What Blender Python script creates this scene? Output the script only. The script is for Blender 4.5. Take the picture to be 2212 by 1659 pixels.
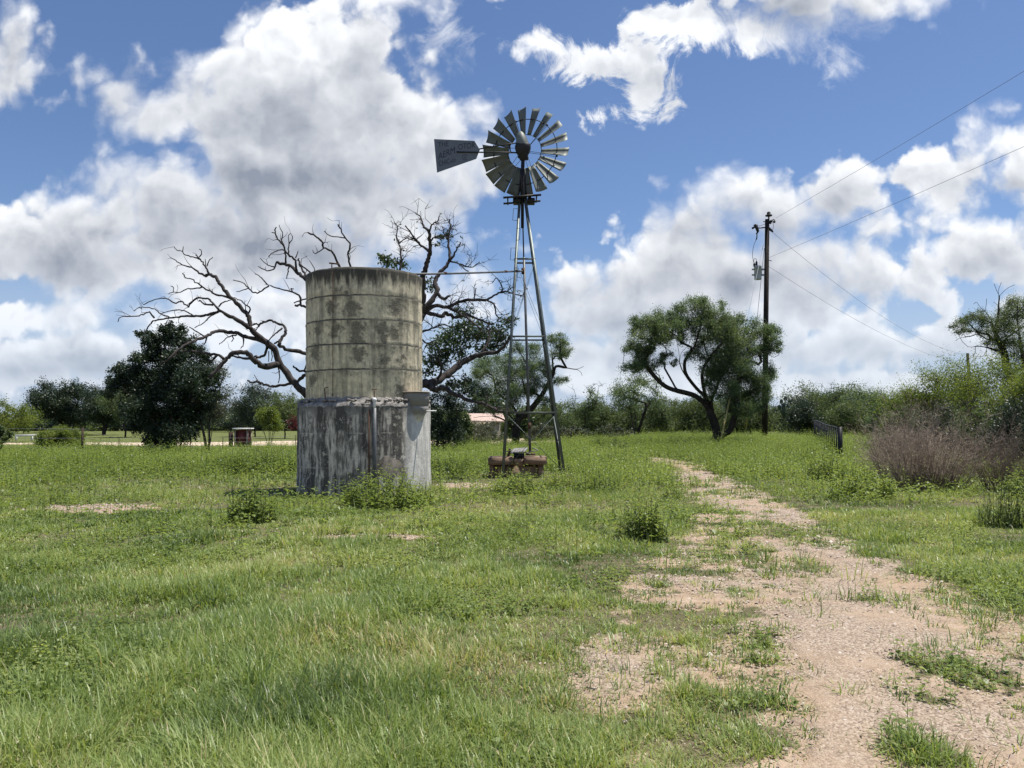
import bpy, math, random
import numpy as np
from mathutils import Vector, Matrix

for o in list(bpy.data.objects):
    bpy.data.objects.remove(o)
scene = bpy.context.scene
COL = scene.collection
R = math.radians

# ------------------------------------------------------------------ camera
FPX, CX, CY = 1661.0, 1106.0, 829.5        # focal length and centre for a 2212 px wide view
PITCH = math.atan(79.5 / FPX)
EYE = 1.6
cam_d = bpy.data.cameras.new('camera')
cam_d.sensor_width = 36.0
cam_d.lens = 36.0 * FPX / 2212.0
cam_d.clip_start = 0.05
cam_d.clip_end = 5000.0
cam = bpy.data.objects.new('camera', cam_d)
COL.objects.link(cam)
cam.location = (0, 0, EYE)
cam.rotation_euler = (R(90) + PITCH, 0, 0)
scene.camera = cam

# ------------------------------------------------------------------ sun
SUN_EL, SUN_AZ = 71.0, 74.0                # azimuth from +Y (view) towards +X
sv = Vector((math.cos(R(SUN_EL)) * math.sin(R(SUN_AZ)), math.cos(R(SUN_EL)) * math.cos(R(SUN_AZ)), math.sin(R(SUN_EL))))
sun_d = bpy.data.lights.new('sun', 'SUN')
sun_d.energy = 5.0
sun_d.angle = R(0.53)
sun_d.color = (1.0, 0.95, 0.87)
sun = bpy.data.objects.new('sun', sun_d)
COL.objects.link(sun)
sun.rotation_euler = (-sv).to_track_quat('-Z', 'Y').to_euler()
sun.location = (20, 20, 40)

scene.view_settings.view_transform = 'Standard'
scene.view_settings.look = 'None'
scene.view_settings.gamma = 1.0
scene.view_settings.exposure = 0.42
scene.view_settings.use_curve_mapping = False
scene.render.engine = 'CYCLES'
scene.cycles.max_bounces = 6
scene.cycles.diffuse_bounces = 3
scene.cycles.glossy_bounces = 2
scene.cycles.transmission_bounces = 4
scene.cycles.transparent_max_bounces = 4
scene.cycles.caustics_reflective = False
scene.cycles.caustics_refractive = False
scene.cycles.use_denoising = True

# ------------------------------------------------------------------ world: sky with cumulus clouds
def pxdir(px, py):
    u, v = (px - CX) / FPX, (CY - py) / FPX
    c, s = math.cos(PITCH), math.sin(PITCH)
    return Vector((u, c - v * s, s + v * c))

world = bpy.data.worlds.new('World')
scene.world = world
world.use_nodes = True
wt = world.node_tree
wt.nodes.clear()

def nnode(tree, kind, **kw):
    n = tree.nodes.new(kind)
    for k, v in kw.items():
        setattr(n, k, v)
    return n

def mth(tree, op, a, b=None, c=None, clamp=False):
    n = tree.nodes.new('ShaderNodeMath')
    n.operation = op
    n.use_clamp = clamp
    for i, v in enumerate((a, b, c)):
        if v is None:
            continue
        if isinstance(v, (int, float)):
            n.inputs[i].default_value = v
        else:
            tree.links.new(v, n.inputs[i])
    return n.outputs[0]

def sstep(tree, x, a, b, lo=0.0, hi=1.0):
    n = tree.nodes.new('ShaderNodeMapRange')
    n.interpolation_type = 'SMOOTHSTEP'
    for i, v in ((0, x), (1, a), (2, b), (3, lo), (4, hi)):
        if isinstance(v, (int, float)):
            n.inputs[i].default_value = v
        else:
            tree.links.new(v, n.inputs[i])
    return n.outputs[0]

def mixc(tree, f, a, b, mode='MIX'):
    n = tree.nodes.new('ShaderNodeMix')
    n.data_type = 'RGBA'
    n.blend_type = mode
    for i, v in ((0, f), (6, a), (7, b)):
        if isinstance(v, (int, float)):
            n.inputs[i].default_value = v
        elif isinstance(v, (tuple, list)):
            n.inputs[i].default_value = (v[0], v[1], v[2], 1)
        else:
            tree.links.new(v, n.inputs[i])
    return n.outputs[2]

def noise(tree, vec, scale, detail=6, rough=0.55, dist=0.0, w=None):
    n = tree.nodes.new('ShaderNodeTexNoise')
    n.inputs['Scale'].default_value = scale
    n.inputs['Detail'].default_value = detail
    n.inputs['Roughness'].default_value = rough
    n.inputs['Distortion'].default_value = dist
    if vec is not None:
        tree.links.new(vec, n.inputs['Vector'])
    return n.outputs[0]

def vmap(tree, vec, loc=(0, 0, 0), rot=(0, 0, 0), scale=(1, 1, 1), kind='POINT'):
    n = tree.nodes.new('ShaderNodeMapping')
    n.vector_type = kind
    n.inputs['Location'].default_value = loc
    n.inputs['Rotation'].default_value = rot
    n.inputs['Scale'].default_value = scale
    tree.links.new(vec, n.inputs['Vector'])
    return n.outputs[0]

tc = wt.nodes.new('ShaderNodeTexCoord')
nv = wt.nodes.new('ShaderNodeVectorMath')
nv.operation = 'NORMALIZE'
wt.links.new(tc.outputs['Generated'], nv.inputs[0])
DIR = nv.outputs[0]

# sky coordinates: where a direction meets an upright plane one unit ahead (or behind) of the viewer's north
sep = wt.nodes.new('ShaderNodeSeparateXYZ')
wt.links.new(DIR, sep.inputs[0])
iy = mth(wt, 'DIVIDE', 1.0, mth(wt, 'MAXIMUM', mth(wt, 'ABSOLUTE', sep.outputs['Y']), 0.12))
cmb = wt.nodes.new('ShaderNodeCombineXYZ')
wt.links.new(mth(wt, 'MULTIPLY', sep.outputs['X'], iy), cmb.inputs[0])
wt.links.new(mth(wt, 'MULTIPLY', sep.outputs['Z'], iy), cmb.inputs[1])
UV = cmb.outputs[0]

def skyuv(px, py):
    d = pxdir(px, py)
    return d.x / d.y, d.z / d.y

def noise2(vec, scale, detail, rough=0.55, dist=0.0, color=False):
    n = wt.nodes.new('ShaderNodeTexNoise')
    n.noise_dimensions = '2D'
    n.inputs['Scale'].default_value = scale
    n.inputs['Detail'].default_value = detail
    n.inputs['Roughness'].default_value = rough
    n.inputs['Distortion'].default_value = dist
    wt.links.new(vec, n.inputs['Vector'])
    return n.outputs['Color' if color else 'Fac']

def vma(vec, mul, add):
    n = wt.nodes.new('ShaderNodeVectorMath')
    n.operation = 'MULTIPLY_ADD'
    for i, v in enumerate((vec, mul, add)):
        if isinstance(v, tuple):
            n.inputs[i].default_value = v
        else:
            wt.links.new(v, n.inputs[i])
    return n.outputs[0]

def cloud_field(blobs, soft):
    """union of soft ellipses standing at given sky positions; value is the distance inside the edge"""
    field = None
    for b in blobs:
        px, py, rx, ry = b[:4]
        u, v = skyuv(px, py)
        ru, rv = rx / FPX, ry / FPX
        p = vma(UV, (1 / ru, 1 / rv, 0.0), (-u / ru, -v / rv, 0.0))
        ln = wt.nodes.new('ShaderNodeVectorMath')
        ln.operation = 'LENGTH'
        wt.links.new(p, ln.inputs[0])
        m = (ru * rv) ** 0.5
        f = mth(wt, 'MULTIPLY_ADD', ln.outputs['Value'], -m, m)
        field = f if field is None else mth(wt, 'SMOOTH_MAX', field, f, soft)
    return field

CLOUDS = [
    # tall cumulus in the middle left
    (690, 140, 165, 140), (690, 250, 190, 140), (590, 215, 170, 130), (255, 190, 85, 62), (320, 250, 75, 62), (420, 240, 90, 80), (480, 320, 110, 90), (790, 280, 190, 150), (925, 340, 130, 120),
    (620, 370, 280, 170), (400, 450, 220, 120), (130, 530, 260, 110), (500, 540, 400, 110), (850, 470, 190, 105),
    (330, 580, 350, 70), (20, 120, 62, 92),
    (60, 690, 150, 34), (230, 770, 260, 60), (560, 690, 250, 80), (870, 640, 200, 60), (60, 800, 260, 40),
    # upper right, ragged
    (860, -4, 90, 18), (1020, -8, 60, 14), (1830, -5, 240, 50),
    # right middle
    (1640, 440, 130, 78), (1720, 450, 110, 50), (1800, 425, 110, 60), (1880, 420, 80, 40), (1490, 560, 165, 95), (1240, 610, 95, 75), (1400, 660, 260, 110),
    (1600, 600, 140, 90), (2090, 375, 120, 70), (2210, 340, 80, 78), (1960, 390, 75, 34), (2190, 545, 130, 66),
    (1900, 620, 155, 58), (1740, 560, 90, 40), (1740, 640, 100, 52), (1960, 745, 280, 46), (1500, 760, 330, 60), (1250, 760, 120, 60), (1800, 700, 100, 34),
    (2200, 690, 80, 40), (1700, 830, 500, 26),
    # around and behind the viewer
    (-500, 200, 350, 200), (-450, 620, 400, 110), (2700, 150, 350, 180), (2700, 560, 360, 120),
]
RAGGED = [(1330, 135, 150, 88), (1400, 195, 100, 80), (1290, 255, 75, 55), (1490, 45, 190, 75), (1640, 60, 150, 66), (1190, 100, 60, 28),
    (1760, 20, 220, 70), (1820, 145, 44, 46), (985, 76, 42, 22)]
GREY = [(640, 270, 200, 90), (580, 390, 190, 80), (740, 310, 120, 70), (700, 400, 140, 60), (800, 380, 130, 60), (420, 500, 170, 80), (640, 540, 240, 60), (120, 570, 220, 60), (60, 540, 90, 40),
        (900, 420, 90, 40), (1380, 190, 70, 40), (1700, 20, 120, 40), (1640, 500, 130, 42), (1520, 610, 180, 42), (1260, 640, 70, 36),
        (1400, 690, 160, 40), (2130, 410, 110, 30), (1900, 650, 130, 26), (2190, 580, 100, 30), (1500, 770, 260, 30), (2000, 770, 220, 24), (250, 200, 50, 40),
        (20, 150, 30, 40), (220, 800, 220, 30), (1820, 440, 70, 24), (800, 180, 60, 60)]

warp = noise2(UV, 3.0, 2, 0.5)
n_big = noise2(UV, 6.5, 7, 0.58, 0.2)
n_up = noise2(vma(UV, (1.0, 1.0, 1.0), (0.008, 0.024, 0.0)), 6.5, 5, 0.58, 0.2)
nz = noise2(UV, 14.0, 4, 0.6, 0.0, True)
vor = wt.nodes.new('ShaderNodeTexVoronoi')
vor.voronoi_dimensions = '2D'
vor.feature = 'SMOOTH_F1'
vor.inputs['Scale'].default_value = 15.0
vor.inputs['Smoothness'].default_value = 0.3
vor.inputs['Detail'].default_value = 2.0
vor.inputs['Roughness'].default_value = 0.5
wt.links.new(vma(nz, (0.05, 0.05, 0.0), UV), vor.inputs['Vector'])
pf = vor.outputs['Distance']
vor2 = wt.nodes.new('ShaderNodeTexVoronoi')
for k_ in ('voronoi_dimensions', 'feature'):
    setattr(vor2, k_, getattr(vor, k_))
for k_ in ('Scale', 'Smoothness', 'Detail', 'Roughness'):
    vor2.inputs[k_].default_value = vor.inputs[k_].default_value
wt.links.new(vma(vma(nz, (0.05, 0.05, 0.0), UV), (1.0, 1.0, 1.0), (0.006, 0.016, 0.0)), vor2.inputs['Vector'])
billow = mth(wt, 'SUBTRACT', vor2.outputs['Distance'], pf)
base = cloud_field(CLOUDS, 0.028)
grey = cloud_field(GREY, 0.05)
d1 = mth(wt, 'MULTIPLY_ADD', n_big, 0.125, -0.0625)
d2 = mth(wt, 'MULTIPLY_ADD', pf, -0.070, 0.070)
edge = mth(wt, 'ADD', d1, d2)
dens_a = mth(wt, 'ADD', base, edge)
n_rag = noise2(vma(nz, (0.03, 0.03, 0.0), UV), 11.0, 7, 0.66, 0.6)
rag = mth(wt, 'ADD', cloud_field(RAGGED, 0.03), mth(wt, 'MULTIPLY_ADD', mth(wt, 'ADD', n_rag, n_big), 0.17, -0.178))
dens = mth(wt, 'MAXIMUM', dens_a, mth(wt, 'MULTIPLY', rag, 0.62))
wide = sstep(wt, warp, 0.35, 0.66, 0.014, 0.075)
alpha = sstep(wt, dens, -0.006, wide)
alpha = mth(wt, 'MULTIPLY', alpha, sstep(wt, sep.outputs['Z'], -0.02, 0.20, 0.4, 1.0))
core = sstep(wt, mth(wt, 'ADD', mth(wt, 'MULTIPLY_ADD', edge, 0.45, grey), mth(wt, 'MULTIPLY', mth(wt, 'SUBTRACT', n_big, 0.5), 0.05)), -0.10, 0.12)
relief = mth(wt, 'MULTIPLY', mth(wt, 'SUBTRACT', n_big, n_up), 2.0)
thick = sstep(wt, dens, 0.0, 0.13)
soften = mth(wt, 'MULTIPLY_ADD', core, -0.55, 1.0)
lit = mth(wt, 'ADD', 1.06, mth(wt, 'MULTIPLY', soften, mth(wt, 'ADD', mth(wt, 'MULTIPLY', relief, thick), mth(wt, 'MULTIPLY', billow, 0.62))))
lit = mth(wt, 'SUBTRACT', lit, mth(wt, 'MULTIPLY', core, 0.84))
lit = mth(wt, 'SUBTRACT', lit, mth(wt, 'MULTIPLY', thick, 0.26))
lit = mth(wt, 'MINIMUM', mth(wt, 'MAXIMUM', lit, 0.0), 1.12)
GREYC, WHITEC = (2.25, 2.55, 3.15), (7.8, 7.95, 8.2)
ccol = mixc(wt, lit, GREYC, WHITEC)
sky = wt.nodes.new('ShaderNodeTexSky')
sky.sky_type = 'NISHITA'
sky.sun_disc = False
sky.sun_elevation = R(SUN_EL)
sky.sun_rotation = R(SUN_AZ)
sky.air_density = 1.0
sky.dust_density = 0.6
sky.ozone_density = 2.2
sky.altitude = 300
skyc = mixc(wt, 1.0, sky.outputs[0], (0.70, 0.77, 0.90), 'MULTIPLY')
veil = mth(wt, 'MULTIPLY', sstep(wt, sep.outputs['Z'], 0.24, 0.0), 0.85)
skyc = mixc(wt, veil, skyc, (4.0, 4.7, 6.0))
final = mixc(wt, alpha, skyc, ccol)
bg = wt.nodes.new('ShaderNodeBackground')
bg.inputs['Strength'].default_value = 0.1
wt.links.new(final, bg.inputs['Color'])
wo = wt.nodes.new('ShaderNodeOutputWorld')
wt.links.new(bg.outputs[0], wo.inputs['Surface'])
world.cycles.sampling_method = 'MANUAL'
world.cycles.sample_map_resolution = 512

# ================================================================== helpers
rng = np.random.default_rng(7)
random.seed(7)

def P(px, py, Y):
    """world point seen at photo position (px, py) and standing Y metres ahead"""
    d = pxdir(px, py)
    t = Y / d.y
    return np.array((d.x * t, Y, EYE + d.z * t))

def XP(px, Y):
    return (px - CX) / FPX * Y * 1.0

_tab = np.random.default_rng(3).random((256, 256))
def vnoise(x, y):
    x = np.asarray(x, float); y = np.asarray(y, float)
    xi, yi = np.floor(x).astype(int), np.floor(y).astype(int)
    fx, fy = x - xi, y - yi
    fx, fy = fx * fx * (3 - 2 * fx), fy * fy * (3 - 2 * fy)
    a, b = _tab[xi & 255, yi & 255], _tab[(xi + 1) & 255, yi & 255]
    c, d = _tab[xi & 255, (yi + 1) & 255], _tab[(xi + 1) & 255, (yi + 1) & 255]
    return (a * (1 - fx) + b * fx) * (1 - fy) + (c * (1 - fx) + d * fx) * fy
def fbm(x, y, s=1.0, o=4, seed=0.0):
    v, a, t = 0, 1.0, 0
    x = np.asarray(x, float) * s + seed * 17.3; y = np.asarray(y, float) * s + seed * 9.7
    for i in range(o):
        v = v + a * vnoise(x, y); t += a
        a *= 0.5; x = x * 2.03 + 5.1; y = y * 2.03 + 1.7
    return v / t
def smooth(x, a, b):
    t = np.clip((np.asarray(x, float) - a) / (b - a), 0, 1)
    return t * t * (3 - 2 * t)

def zg(x, y):
    """height of the ground"""
    x = np.asarray(x, float); y = np.asarray(y, float)
    z = 0.36 * smooth(y, 34, 54) * smooth(x, -3, 7)
    z = z - 1.5 * smooth(y, 62, 84) * np.exp(-((x + 5) / 9.0) ** 2)
    z = z + 0.05 * (fbm(x, y, 0.55, 3, 1) - 0.5) * smooth(y, -2, 6) + 0.12 * (fbm(x, y, 0.12, 2, 2) - 0.5) * smooth(y, 6, 30)
    return z

class MB:
    """collects vertices, faces and one float per vertex, links them as ONE mesh object"""
    def __init__(self):
        self.v, self.f, self.t, self.n = [], {3: [], 4: []}, [], 0
        self.poly = []
    def add(self, v, f, tint=0.5):
        v = np.asarray(v, float).reshape(-1, 3)
        f = np.asarray(f, int)
        if f.size:
            self.f[f.shape[1]].append(f + self.n)
        t = np.asarray(tint, float)
        self.t.append(np.full(len(v), float(t)) if t.ndim == 0 else t)
        self.v.append(v)
        self.n += len(v)
    def ngon(self, v, tint=0.5):
        v = np.asarray(v, float)
        self.poly.append(np.arange(len(v)) + self.n)
        self.v.append(v); self.t.append(np.full(len(v), tint)); self.n += len(v)
    # shapes
    def box(self, c, s, M=None, tint=0.5):
        q = np.array([(x, y, z) for x in (-.5, .5) for y in (-.5, .5) for z in (-.5, .5)]) * np.asarray(s)
        if M is not None:
            q = q @ np.asarray(M).T
        self.add(q + np.asarray(c), [(0, 1, 3, 2), (4, 6, 7, 5), (0, 4, 5, 1), (2, 3, 7, 6), (0, 2, 6, 4), (1, 5, 7, 3)], tint)
    def bar(self, a, b, w, h=None, up=(0, 0, 1), tint=0.5):
        a, b = np.asarray(a, float), np.asarray(b, float)
        d = b - a; L = np.linalg.norm(d); d = d / L
        u = np.asarray(up, float)
        s = np.cross(d, u)
        if np.linalg.norm(s) < 1e-3:
            s = np.cross(d, (0, 1, 0.01))
        s /= np.linalg.norm(s); u = np.cross(s, d)
        self.box((a + b) / 2, (w, L, h or w), np.stack((s, d, u), 1), tint)
    def tube(self, pts, r, n=8, cap=True, tint=0.5):
        pts = np.asarray(pts, float); m = len(pts)
        r = np.broadcast_to(np.asarray(r, float), (m,))
        t = np.gradient(pts, axis=0)
        t /= np.maximum(np.linalg.norm(t, axis=1, keepdims=True), 1e-9)
        ref = np.array((0, 0, 1.0)) if abs(t[0][2]) < 0.9 else np.array((1.0, 0, 0))
        a = np.cross(t[0], ref); a /= np.linalg.norm(a)
        ang = np.arange(n) * 2 * math.pi / n
        ca, sa = np.cos(ang)[:, None], np.sin(ang)[:, None]
        V = np.empty((m, n, 3))
        for i in range(m):
            a = a - t[i] * np.dot(a, t[i])
            l = np.linalg.norm(a)
            a = a / l if l > 1e-6 else np.cross(t[i], (0.3, 0.5, 0.8))
            b = np.cross(t[i], a)
            V[i] = pts[i] + r[i] * (ca * a + sa * b)
        i, j = np.meshgrid(np.arange(m - 1), np.arange(n), indexing='ij')
        j2 = (j + 1) % n
        F = np.stack((i * n + j, i * n + j2, (i + 1) * n + j2, (i + 1) * n + j), -1).reshape(-1, 4)
        base = self.n
        self.add(V.reshape(-1, 3), F, tint)
        if cap and n > 4:
            self.poly.append(base + np.arange(n)[::-1])
            self.poly.append(base + (m - 1) * n + np.arange(n))
    def lathe(self, prof, n=64, c=(0, 0, 0), a0=0.0, a1=2 * math.pi, tint=0.5, jit=None):
        prof = np.asarray(prof, float); m = len(prof)
        closed = abs(a1 - a0 - 2 * math.pi) < 1e-6
        k = n if closed else n + 1
        ang = a0 + (a1 - a0) * np.arange(k) / n
        rr = prof[:, 0][:, None] * np.ones(k)[None]
        zz = prof[:, 1][:, None] * np.ones(k)[None]
        if jit is not None:
            rr, zz = jit(rr, zz, ang[None, :])
        V = np.stack((rr * np.cos(ang) + c[0], rr * np.sin(ang) + c[1], zz + c[2]), -1)
        i, j = np.meshgrid(np.arange(m - 1), np.arange(n), indexing='ij')
        j2 = (j + 1) % k
        F = np.stack((i * k + j, i * k + j2, (i + 1) * k + j2, (i + 1) * k + j), -1).reshape(-1, 4)
        self.add(V.reshape(-1, 3), F, tint)
    def sphere(self, c, r, n=10, sc=(1, 1, 1)):
        a = np.linspace(0, math.pi, n // 2 + 2)
        b = MB(); b.lathe(np.stack((np.sin(a) * r + 1e-5, -np.cos(a) * r), 1), n)
        self.add(b.v[0] * np.asarray(sc) + np.asarray(c), b.f[4][0])
    def build(self, name, m, parent=None, smooth=False, origin=None):
        V = np.concatenate(self.v) if self.v else np.zeros((0, 3))
        T = np.concatenate(self.t) if self.t else np.zeros(0)
        if parent is not None:
            V = V - np.array(parent_origin(parent))
        elif origin is not None:
            V = V - np.asarray(origin, float)
        loops, starts, s = [], [], 0
        for k in (3, 4):
            if self.f[k]:
                F = np.concatenate(self.f[k])
                loops.append(F.ravel()); starts.append(s + k * np.arange(len(F))); s += F.size
        for p in self.poly:
            loops.append(p); starts.append(np.array([s])); s += len(p)
        me = bpy.data.meshes.new(name)
        L = np.concatenate(loops).astype(np.int32); S = np.concatenate(starts).astype(np.int32)
        me.vertices.add(len(V)); me.vertices.foreach_set('co', V.astype(np.float32).ravel())
        me.loops.add(len(L)); me.loops.foreach_set('vertex_index', L)
        me.polygons.add(len(S)); me.polygons.foreach_set('loop_start', S)
        me.update(calc_edges=True)
        at = me.attributes.new('tint', 'FLOAT', 'POINT')
        at.data.foreach_set('value', T.astype(np.float32))
        if smooth:
            me.polygons.foreach_set('use_smooth', np.ones(len(S), bool))
        for mm in (m if isinstance(m, (list, tuple)) else [m]):
            me.materials.append(mm)
        o = bpy.data.objects.new(name, me)
        COL.objects.link(o)
        if parent is not None:
            o.parent = parent
        elif origin is not None:
            o.location = tuple(float(q) for q in origin)
        return o

_org = {}
def parent_origin(o):
    p = (0, 0, 0)
    while o is not None:
        p = np.add(p, _org.get(o.name, tuple(o.location)))
        o = o.parent
    return p

def thing(name, label, cat, loc=(0, 0, 0), group=None):
    o = bpy.data.objects.new(name, None)
    COL.objects.link(o)
    o.location = tuple(float(q) for q in loc)
    o.empty_display_size = 0.2
    tag(o, label, cat, group)
    return o
def tag(o, label=None, cat=None, group=None, kind=None):
    if label: o['label'] = label
    if cat: o['category'] = cat
    if group: o['group'] = group
    if kind: o['kind'] = kind
    return o

# ================================================================== materials
def new_mat(name):
    m = bpy.data.materials.new(name)
    m.use_nodes = True
    t = m.node_tree
    t.nodes.clear()
    out = t.nodes.new('ShaderNodeOutputMaterial')
    p = t.nodes.new('ShaderNodeBsdfPrincipled')
    t.links.new(p.outputs[0], out.inputs[0])
    return m, t, p, out
def setp(t, p, key, v):
    if isinstance(v, (int, float)):
        p.inputs[key].default_value = v
    elif isinstance(v, (tuple, list)):
        p.inputs[key].default_value = (v[0], v[1], v[2], 1)
    else:
        t.links.new(v, p.inputs[key])
def bump(t, p, h, strength=0.4, dist=0.01):
    b = t.nodes.new('ShaderNodeBump')
    b.inputs['Strength'].default_value = strength
    b.inputs['Distance'].default_value = dist
    t.links.new(h, b.inputs['Height'])
    t.links.new(b.outputs[0], p.inputs['Normal'])
def ramp(t, f, stops):
    n = t.nodes.new('ShaderNodeValToRGB')
    e = n.color_ramp.elements
    while len(e) > 1:
        e.remove(e[-1])
    e[0].position = stops[0][0]; e[0].color = (*stops[0][1], 1)
    for pos, c in stops[1:]:
        q = e.new(pos); q.color = (*c, 1)
    t.links.new(f, n.inputs[0])
    return n.outputs[0]
def attr(t, name='tint'):
    n = t.nodes.new('ShaderNodeAttribute')
    n.attribute_name = name
    return n.outputs['Fac']
def ocoord(t, which='Object'):
    return t.nodes.new('ShaderNodeTexCoord').outputs[which]

def plain(name, col, rough=0.6, metal=0.0, var=0.25, scale=4.0, bumpy=0.0, spec=0.4):
    """a colour with blotchy wear"""
    m, t, p, _ = new_mat(name)
    oc = ocoord(t)
    n = noise(t, oc, scale, 6, 0.6)
    c1 = tuple(c * (1 - var) for c in col); c2 = tuple(min(1, c * (1 + var)) for c in col)
    setp(t, p, 'Base Color', ramp(t, n, [(0.3, c1), (0.7, c2)]))
    setp(t, p, 'Roughness', sstep(t, n, 0.2, 0.8, rough * 0.8, min(1, rough * 1.2)))
    setp(t, p, 'Metallic', metal)
    setp(t, p, 'Specular IOR Level', spec)
    if bumpy:
        bump(t, p, noise(t, oc, scale * 6, 5, 0.6), bumpy, 0.01)
    return m

def leaf_mat(name, stops, trans=0.3, rough=0.5, spec=0.3, tmul=(1.5, 1.45, 0.75)):
    m, t, p, out = new_mat(name)
    c = ramp(t, attr(t), stops)
    setp(t, p, 'Base Color', c)
    setp(t, p, 'Roughness', rough)
    setp(t, p, 'Specular IOR Level', spec)
    tr = t.nodes.new('ShaderNodeBsdfTranslucent')
    t.links.new(mixc(t, 1.0, c, tmul, 'MULTIPLY'), tr.inputs[0])
    mx = t.nodes.new('ShaderNodeMixShader')
    mx.inputs[0].default_value = trans
    t.links.new(p.outputs[0], mx.inputs[1]); t.links.new(tr.outputs[0], mx.inputs[2])
    t.links.new(mx.outputs[0], out.inputs[0])
    return m

def bark_mat(name, dark, light, scale=9.0):
    m, t, p, _ = new_mat(name)
    oc = ocoord(t)
    n = noise(t, vmap(t, oc, scale=(1, 1, 0.45)), scale, 6, 0.65)
    setp(t, p, 'Base Color', ramp(t, n, [(0.32, dark), (0.68, light)]))
    setp(t, p, 'Roughness', 0.9)
    setp(t, p, 'Specular IOR Level', 0.2)
    bump(t, p, n, 0.8, 0.03)
    return m

M = {}
M['bark_dead'] = bark_mat('weathered_oak_bark', (0.018, 0.015, 0.014), (0.090, 0.078, 0.073), 9)
M['bark_dark'] = bark_mat('dark_bark', (0.014, 0.012, 0.010), (0.055, 0.046, 0.038))
M['bark_grey'] = bark_mat('grey_bark', (0.03, 0.028, 0.025), (0.12, 0.11, 0.10))
M['leaf_oak'] = leaf_mat('oak_leaves', [(0, (0.0252, 0.0432, 0.0216)), (0.6, (0.0576, 0.0936, 0.0432)), (1, (0.1116, 0.153, 0.072))], 0.28, 0.40, 0.45)
M['leaf_dark'] = leaf_mat('dark_evergreen_leaves', [(0, (0.0167, 0.0298, 0.0204)), (0.6, (0.0353, 0.0577, 0.0353)), (1, (0.0745, 0.1043, 0.0596))], 0.22, 0.45, 0.35)
M['leaf_mesq'] = leaf_mat('mesquite_leaves', [(0, (0.0534, 0.0866, 0.0564)), (0.55, (0.1092, 0.1615, 0.0939)), (1, (0.2066, 0.2462, 0.1254))], 0.48)
M['leaf_bright'] = leaf_mat('bright_green_leaves', [(0, (0.07, 0.1052, 0.0254)), (0.55, (0.1418, 0.1882, 0.0471)), (1, (0.2501, 0.2871, 0.0725))], 0.48)
M['leaf_scrub'] = leaf_mat('scrub_leaves', [(0, (0.0416, 0.0672, 0.0335)), (0.55, (0.0957, 0.1343, 0.0622)), (1, (0.183, 0.2134, 0.1076))], 0.42)
M['leaf_grey'] = leaf_mat('grey_green_leaves', [(0, (0.044, 0.0572, 0.0396)), (0.6, (0.0935, 0.11, 0.077)), (1, (0.176, 0.187, 0.132))], 0.2)
M['leaf_red'] = leaf_mat('red_leaves', [(0, (0.05, 0.010, 0.012)), (1, (0.16, 0.030, 0.035))], 0.3, tmul=(1.4, 0.8, 0.8))
M['leaf_weed'] = leaf_mat('broad_weed_leaves', [(0, (0.0698, 0.1115, 0.0342)), (0.5, (0.1786, 0.2428, 0.0712)), (0.9, (0.3105, 0.3644, 0.1283)), (1, (0.4346, 0.4429, 0.2137))], 0.45, 0.44, 0.42)
M['twig_pink'] = leaf_mat('dry_pinkish_twigs', [(0, (0.1317, 0.1066, 0.0861)), (0.5, (0.3292, 0.2668, 0.2153)), (1, (0.6056, 0.514, 0.406))], 0.15, 0.8, 0.1, (1.1, 1, 1))
M['stem_weed'] = plain('weed_stems', (0.07, 0.09, 0.035), 0.7)
M['grass'] = leaf_mat('grass_blades', [(0.0, (0.0759, 0.121, 0.0382)), (0.3, (0.1711, 0.242, 0.0665)), (0.55, (0.2751, 0.344, 0.1099)), (0.72, (0.3791, 0.4141, 0.166)), (0.86, (0.4157, 0.3504, 0.1979)), (1.0, (0.5503, 0.4842, 0.3064))], 0.35, 0.42, 0.4)
M['steel'] = plain('weathered_galvanised_steel', (0.125, 0.150, 0.145), 0.5, 0.45, 0.3, 5, 0.1)
M['steel_blade'] = plain('aged_galvanised_blades', (0.155, 0.175, 0.16), 0.62, 0.2, 0.22, 3)
M['steel_dark'] = plain('dark_oily_iron', (0.022, 0.022, 0.024), 0.55, 0.3, 0.4, 8)
M['vane'] = plain('dull_blue_grey_vane_sheet', (0.15, 0.172, 0.195), 0.6, 0.2, 0.15, 3)
M['letters'] = plain('faded_dark_lettering', (0.030, 0.036, 0.050), 0.7, 0, 0.2, 20)
M['pipe'] = plain('grey_pipe_paint', (0.105, 0.112, 0.118), 0.5, 0.3, 0.25, 6)
M['white_pipe'] = plain('white_plastic_pipe', (0.72, 0.72, 0.70), 0.4, 0, 0.08, 9)
M['rust'] = plain('rusty_iron', (0.095, 0.050, 0.032), 0.85, 0.1, 0.4, 12)
M['plank'] = plain('silvery_weathered_boards', (0.23, 0.225, 0.22), 0.85, 0, 0.35, 14, 0.4)
M['pole'] = bark_mat('creosote_pole_wood', (0.012, 0.009, 0.008), (0.036, 0.029, 0.026), 5)
M['transformer'] = plain('light_grey_enamel', (0.36, 0.39, 0.41), 0.4, 0.1, 0.08, 5)
M['black'] = plain('black_rubber_fittings', (0.012, 0.012, 0.013), 0.5)
M['wire'] = plain('dull_line_wire', (0.20, 0.21, 0.24), 0.6, 0.2, 0.1)
M['guard'] = plain('faded_yellow_guard', (0.30, 0.25, 0.085), 0.6, 0, 0.2)
M['gate'] = plain('black_pipe_paint', (0.014, 0.014, 0.016), 0.45, 0.2, 0.3)
M['cream_wall'] = plain('cream_plaster', (0.42, 0.36, 0.29), 0.8)
M['roof'] = plain('pale_pinkish_metal_roof', (0.50, 0.37, 0.30), 0.55, 0, 0.12, 2)
M['white'] = plain('white_paint', (0.74, 0.74, 0.72), 0.5, 0, 0.06, 5)
M['red'] = plain('dull_red_panel', (0.12, 0.022, 0.024), 0.6, 0, 0.15, 5)
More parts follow.
